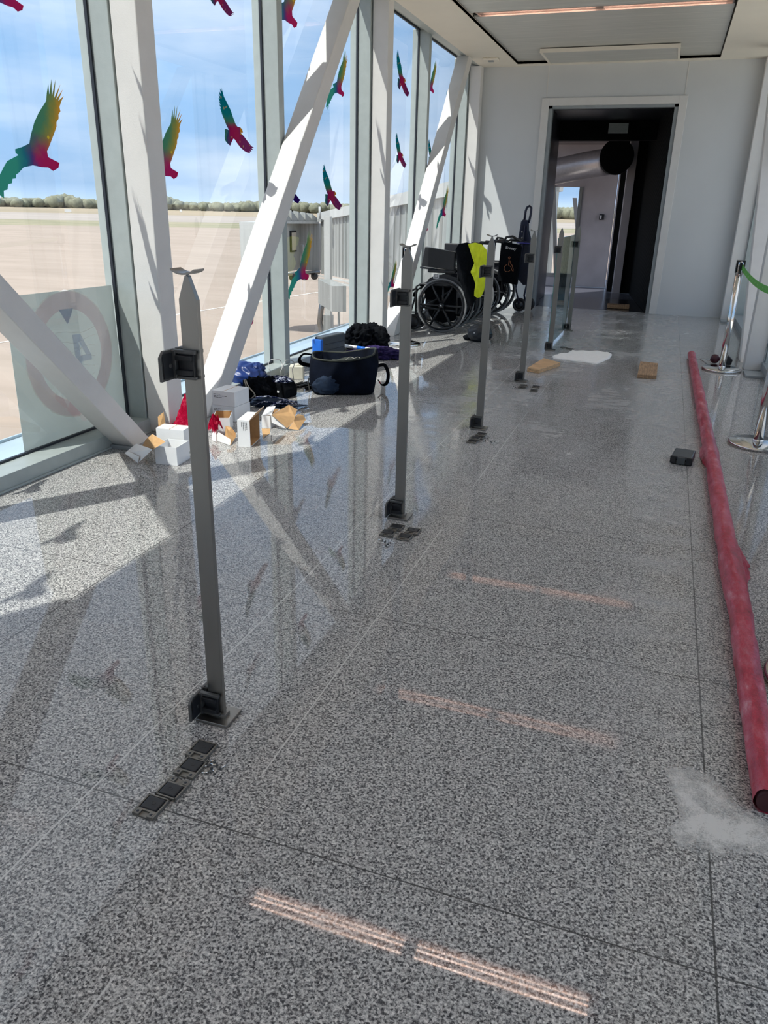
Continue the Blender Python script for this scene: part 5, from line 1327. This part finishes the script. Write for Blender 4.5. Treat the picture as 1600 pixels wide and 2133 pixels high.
# ================================================================== WHEELCHAIRS
def torus(b, R_, r_, y, seg=48, s2=8, cx=0, cz=.305, flat=None):
    b.tube([Vector((cx+R_*math.cos(2*math.pi*k/seg), y, cz+R_*math.sin(2*math.pi*k/seg))) for k in range(seg)], r_, s2, closed=True, flat=flat)
def wheelchair(W=.30):
    o = thing('wheelchair', '', 'wheelchair')
    for y, out_s in ((0, -1), (W, 1)):
        b = MB(); torus(b, .292, .0135, y); wh = b.build('wheel', M_TIRE, o)
        b = MB(); torus(b, .272, .009, y, flat=(1.6, 1)); b.build('rim', M_BLACKPL, wh)
        b = MB(); torus(b, .262, .007, y+out_s*.028, 48, 8); b.build('hand_rim', M_STEEL if out_s > 0 else M_BLACKPL, wh)
        b = MB()
        for k in range(6):
            a = math.pi/3*k; b.tube([Vector((.02*math.cos(a), y, .305+.02*math.sin(a))), Vector((.27*math.cos(a), y, .305+.27*math.sin(a)))], .010, 6, flat=(1, 1.3))
        b.build('spokes', M_BLACKPL, wh)
        b = MB(); b.lathe([(.0, -.03), (.030, -.028), (.030, .028), (0, .03)], (0, y, .305), 18, 'y'); h_ = b.build('hub', M_BLACKPL, wh)
        b = MB(); b.lathe([(0, out_s*.032), (.012, out_s*.030), (.012, out_s*.02)], (0, y, .305), 14, 'y'); b.build('hub_cap', M_CHROME, wh)
    for y in (.045, W-.045):
        b = MB(); torus(b, .080, .013, y, 24, 8, -.36, .093); cs_ = b.build('caster', M_BLACKPL, o)
        b = MB(); b.lathe([(0, -.012), (.068, -.010), (.068, .010), (0, .012)], (-.36, y, .093), 18, 'y'); b.build('caster_disc', M_BLACKPL, cs_)
        b = MB(); b.tube([(-.36, y+.02, .093), (-.34, y+.02, .19), (-.33, y, .22)], .011, 8); b.build('caster_fork', M_BLACKPL, cs_)
    for y in (.035, W-.035):
        b = MB()
        for P_ in ([(-.33, y, .22), (-.33, y, .50), (-.28, y, .53), (.17, y, .53)], [(-.33, y, .27), (.17, y, .25)], [(.17, y, .22), (.17, y, .60), (.19, y, .90), (.20, y, .96), (.24, y, .985), (.33, y, .985)], [(.0, y, .25), (.0, y, .53)]):
            b.tube([Vector(p) for p in P_], .0125, 8)
        b.build('side_frame', M_BLACKPL, o)
        b = MB(); b.tube([(.24, y, .985), (.36, y, .980)], .019, 10); b.build('push_handle', M_RUBBER, o)
        b = MB(); b.tube([(-.33, y, .48), (-.40, y, .44), (-.47, y, .20), (-.50, y, .13)], .012, 8); fr_ = b.build('leg_rest', M_BLACKPL, o)
        b = MB(); b.box(-.62, -.48, y-.05, y+.05, .115, .13); b.build('foot_plate', M_BLACKPL, fr_, bevel=.005)
        b = MB(); b.blob((-.43, y, .36), (.025, .05, .06), 3, .1, 2, 2); b.build('calf_pad', M_BLACKCL, fr_)
    b = MB(); b.tube([(-.25, .035, .27), (.12, W-.035, .50)], .012, 8); b.tube([(-.25, W-.035, .27), (.12, .035, .50)], .012, 8); b.build('cross_brace', M_BLACKPL, o)
    b = MB(); b.prism([(-.27, .50), (.17, .50), (.19, .30), (.12, .13), (-.02, .09), (-.16, .13), (-.24, .28)], 'y', W*.5-.02, W*.5+.02); b.build('hanging_seat_cloth', M_BLACKCL, o, bevel=.01)
    b = MB(); b.box(-.30, .16, .04, W-.04, .50, .535); b.build('seat', M_BLACKCL, o, bevel=.012)
    b = MB(); b.hexa([(.16, .03, .55), (.185, .03, .55), (.185, W-.03, .55), (.16, W-.03, .55), (.185, .03, .95), (.215, .03, .95), (.215, W-.03, .95), (.185, W-.03, .95)]); b.build('backrest', M_BLACKCL, o, bevel=.008)
    for y in (-.005, W-.015):
        b = MB(); b.box(-.19, .14, y, y+.055, .665, .70); b.build('armrest', M_RUBBER, o, bevel=.012)
        b = MB(); pts = [(-.21, .53)]+[(.325*math.cos(math.radians(a)), .305+.345*math.sin(math.radians(a))) for a in range(125, 30, -8)]+[(.27, .42), (.17, .40), (.17, .53)]
        b.prism([(p[0], p[1]) for p in pts], 'y', y+.028, y+.034); b.build('side_guard', M_CASEB, o)
    return o
M_CASEB = mat('black_panel', (.018, .019, .024), .38)
spots = []
for (e_, y_) in ((975, 8.87), (1004, 9.52), (1031, 10.16), (1064, 10.80)):
    x_ = AT(e_, 600, y_).x-.300; spots.append((x_, y_))
labs = ['nearest black wheelchair, with a white 82 plate and tall black cushion', 'second wheelchair in the row, directly behind the nearest one under the yellow jacket', 'third wheelchair in the row, seen mostly as grey wheel rims right of the third post', 'last wheelchair in the row against the white wall, orange wheelchair symbol on its bag']
wc = wheelchair(); chairs = []
for i, ((x_, y_), lab) in enumerate(zip(spots, labs)):
    o = wc if i == 0 else copy_tree(wc)
    o.location = (x_, y_, 0); o.rotation_euler = (0, 0, math.radians(-3)); o['label'] = lab; o['group'] = 'folded wheelchairs parked in a row'; chairs.append(o)
c0_ = chairs[0]
b = MB(); b.hexa([(-.27, .0, .73), (.13, .0, .70), (.13, .06, .70), (-.27, .06, .73), (-.235, .0, .945), (.13, .0, .90), (.13, .06, .90), (-.235, .06, .945)]); b.build('arm_cushion', mat('black_leatherette', (.016, .017, .020), .35, var=.1), c0_, bevel=.01)
b = MB(); b.tube([(-.29, .03, .715), (.14, .03, .68)], .011, 8); b.build('cushion_rail', M_RUBBER, c0_)
b = MB(); b.prism([(-.125, .60), (-.055, .60), (-.055, .655), (-.125, .655)], 'y', .0210, .0225); pl_ = b.build('number_plate', M_WHITEPRINT, c0_, bevel=.004)
text_part('plate_number', '82', .050, pl_, Matrix.Translation((-.090, .0205, .627)) @ Matrix.Rotation(math.pi/2, 4, 'X'), M_INK)
b = MB(); b.box(.235, .29, -.01, .02, .885, .925); b.build('yellow_tag', M_YELLOW, c0_, bevel=.006)
# extra cushion top showing behind on the second chair
b = MB(); b.box(-.20, .16, .0, .05, .80, .965); b.build('arm_cushion', M_CASEB, chairs[1], bevel=.01)
# bag on the last chair with text and symbol
c3_ = chairs[3]; bx0 = AT(1040, 540, 10.72).x-c3_.location.x; bx1 = AT(1086, 540, 10.72).x-c3_.location.x
b = MB(); b.prism([(bx0, .46), (bx1-.02, .42), (bx1, .90), (bx1-.03, .93), (bx0+.02, .965)], 'y', -.10, -.03); bg_ = b.build('back_bag', M_BLACKCL, c3_, bevel=.012)
text_part('bag_lettering', 'Breezy', .052, bg_, Matrix.Translation(((bx0+bx1)/2+.01, -.103, .885)) @ Matrix.Rotation(math.pi/2, 4, 'X') @ Matrix.Rotation(-.12, 4, 'Z'), M_WHITEPRINT)
def on_bag(pts, r_, closed=False): return [Vector((p[0], -.104, p[1])) for p in pts]
xs = (bx0+bx1)/2+.0; zs = .68; b = MB()
b.tube(on_bag([(xs-.015+.045*math.cos(math.radians(a)), zs-.05+.045*math.sin(math.radians(a))) for a in range(100, 330, 15)], 0), .0028, 6)
b.tube(on_bag([(xs+.0, zs+.075+.0)] , 0)+on_bag([(xs-.002, zs+.04), (xs-.004, zs-.01), (xs+.03, zs-.03), (xs+.05, zs-.075), (xs+.065, zs-.09), (xs+.065, zs-.06), (xs+.045, zs-.01), (xs+.018, zs+.02), (xs+.012, zs+.05)], 0), .0028, 6)
b.tube([Vector((xs+.0+.012*math.cos(a*.7), -.104, zs+.085+.012*math.sin(a*.7))) for a in range(9)], .0026, 6, closed=True)
b.build('wheelchair_symbol', M_ORANGE, bg_)
b = MB(); b.tube([Vector((bx0+.02, -.06, .93)), Vector((bx0+.08, -.06, 1.02)), Vector((bx0+.16, -.06, 1.03)), Vector((bx1-.02, -.06, .97))], .016, 10); b.build('padded_handle', M_RUBBER, c3_)
b = MB(); b.tube([Vector((bx0-.10, -.06, .90)), Vector((bx0-.04, -.06, 1.01)), Vector((bx0+.02, -.06, 1.00)), Vector((bx0+.07, -.06, .93))], .016, 10); b.build('padded_handle', M_RUBBER, c3_)

# hi-vis jacket hanging on the nearest chair
jh = thing('safety_jacket', 'fluorescent yellow and black work jacket draped over the back of the nearest wheelchair', 'jacket', (spots[0][0], 8.75, 0))
def sheet(b, outline, Y0, amp, seed, th=.03):
    """draped cloth panel bounded by an outline in x,z"""
    P_ = [Vector((p[0], 0, p[1])) for p in outline]; c_ = sum(P_, Vector())/len(P_); rings = []
    pts2 = []
    for i in range(len(P_)):
        for k in range(5): pts2.append(P_[i].lerp(P_[(i+1) % len(P_)], k/5))
    for side_ in (-1, 1):
        prev_ = None
        for s_ in (1.0, .93, .8, .6, .4, .2, .05):
            ring_ = []
            for p in pts2:
                d_ = (p-c_)*s_; q_ = c_+d_
                fold = amp*(noise.noise(Vector((q_.x*22, q_.z*7, seed)))+.5*noise.noise(Vector((q_.x*50, q_.z*15, seed))))
                ring_.append(b.bm.verts.new((q_.x, Y0+side_*th*(1-s_**4)+fold*(1 if s_ < 1 else .6), q_.z)))
            if prev_:
                n = len(ring_)
                for k in range(n): b.bm.faces.new((prev_[k], prev_[(k+1) % n], ring_[(k+1) % n], ring_[k])).smooth = True
            prev_ = ring_
        b.bm.faces.new(prev_)
def loc(px, py, Y0=8.75):
    q_ = AT(px, py, Y0); return (q_.x-spots[0][0], q_.z)
b = MB(); sheet(b, [loc(*p) for p in ((948, 520), (955, 508), (972, 505), (985, 510), (998, 532), (994, 556), (984, 568), (994, 585), (1000, 598), (990, 622), (984, 640), (972, 636), (962, 600), (952, 570))], .02, .020, 2, .035); b.build('black_side', M_BLACKCL, jh)
b = MB(); sheet(b, [loc(*p) for p in ((977, 508), (992, 505), (1006, 509), (1016, 520), (1018, 548), (1015, 580), (1010, 605), (1004, 618), (997, 620), (990, 616), (994, 600), (992, 590), (988, 578), (982, 566), (990, 548), (992, 532), (986, 516))], -.045, .022, 6, .03); b.build('yellow_side', M_HIVIS, jh)
# dark satchel on the floor in front
q = FZ(985, 714); sb = thing('helmet_bag', 'dark rounded bag with a white dot, on the floor before the wheelchairs', 'bag', (q.x, q.y+.14, 0))
b = MB(); b.blob((.04, .0, .085), (.135, .10, .095), 91, .08, 1.6, 5, .9, .15); b.build('bag_body', mat('black_slate_fabric', (.016, .020, .026), .5, var=.2), sb)
b = MB(); b.blob((-.10, .02, .03), (.05, .06, .03), 93, .2, 2, 3, .9); b.build('strap_end', M_BLACKCL, sb)
b = MB(); b.lathe([(0, -.004), (.007, -.003), (.007, 0)], (.0, -.10, .10), 12, 'y'); b.build('snap', M_WHITEPRINT, sb)

# folded trolley against the wall
YT = 11.35; q0 = AT(1082, 634, YT); tr_ = thing('folding_trolley', 'tall dark blue folded trolley with a loop handle leaning by the door frame', 'trolley', (q0.x, YT, 0))
def lc(px, py, Y0=YT):
    q_ = AT(px, py, Y0); return (q_.x-q0.x, q_.z)
for dy_, dxx in ((-.02, 0), (.16, .10)):
    b = MB(); zc_ = .098; b.tube([Vector((dxx+.078*math.cos(a*.3491), dy_, zc_+.078*math.sin(a*.3491))) for a in range(18)], .019, 8, closed=True); w1_ = b.build('wheel', M_RUBBER, tr_)
    b = MB(); b.lathe([(0, -.015), (.06, -.012), (.06, .012), (0, .015)], (dxx, dy_, zc_), 20, 'y'); b.build('wheel_disc', M_BLACKPL, w1_)
b = MB(); b.prism([lc(*p) for p in ((1084, 500), (1103, 503), (1105, 520), (1100, 592), (1091, 594), (1072, 572), (1076, 545))], 'y', -.05, .08); b.build('cloth_body', mat('dark_navy_fabric', (.005, .008, .022), .6, var=.3), tr_, bevel=.015)
b = MB(); b.prism([lc(*p) for p in ((1090, 457), (1101, 459), (1101, 478), (1106, 500), (1104, 510), (1079, 502), (1083, 480), (1086, 462))], 'y', -.04, .06); b.build('upper_body', M_DBLUEPL, tr_, bevel=.012)
hp = [lc(*p) for p in ((1092, 462), (1095, 440), (1098, 432), (1103, 429), (1107, 433), (1106, 445), (1103, 458), (1101, 464))]
b = MB(); b.tube([Vector((p[0], .0, p[1])) for p in hp], .016, 10); b.build('handle_loop', M_DBLUEPL, tr_)
b = MB(); b.tube([Vector((*[lc(1096, 470)[0]], -.055, lc(1096, 470)[1])), Vector((lc(1076, 600)[0], -.065, lc(1076, 600)[1])), Vector((0, -.04, .12))], .012, 8)
b.tube([Vector((lc(1098, 590)[0], .0, lc(1098, 590)[1])), Vector((lc(1092, 615)[0], .0, lc(1092, 615)[1])), Vector((.08, .05, .11))], .014, 8); b.tube([Vector((0, -.02, .10)), Vector((.10, .16, .10))], .010, 8)
b.build('leg_frame', M_DBLUEPL, tr_)
b = MB(); b.tube([Vector((lc(1078, 505)[0], -.07, lc(1078, 505)[1])), Vector((lc(1104, 507)[0]+.02, -.07, lc(1104, 507)[1]))], .009, 8); b.build('cross_bar', mat('violet_blue_metal', (.03, .03, .22), .35), tr_)
for py_ in (483, 495):
    b = MB(); x_, z_ = lc(1089, py_); b.lathe([(0, -.05), (.012, -.048), (.012, -.04)], (x_, 0, z_), 12, 'y'); b.build('rivet', M_STEEL, tr_)
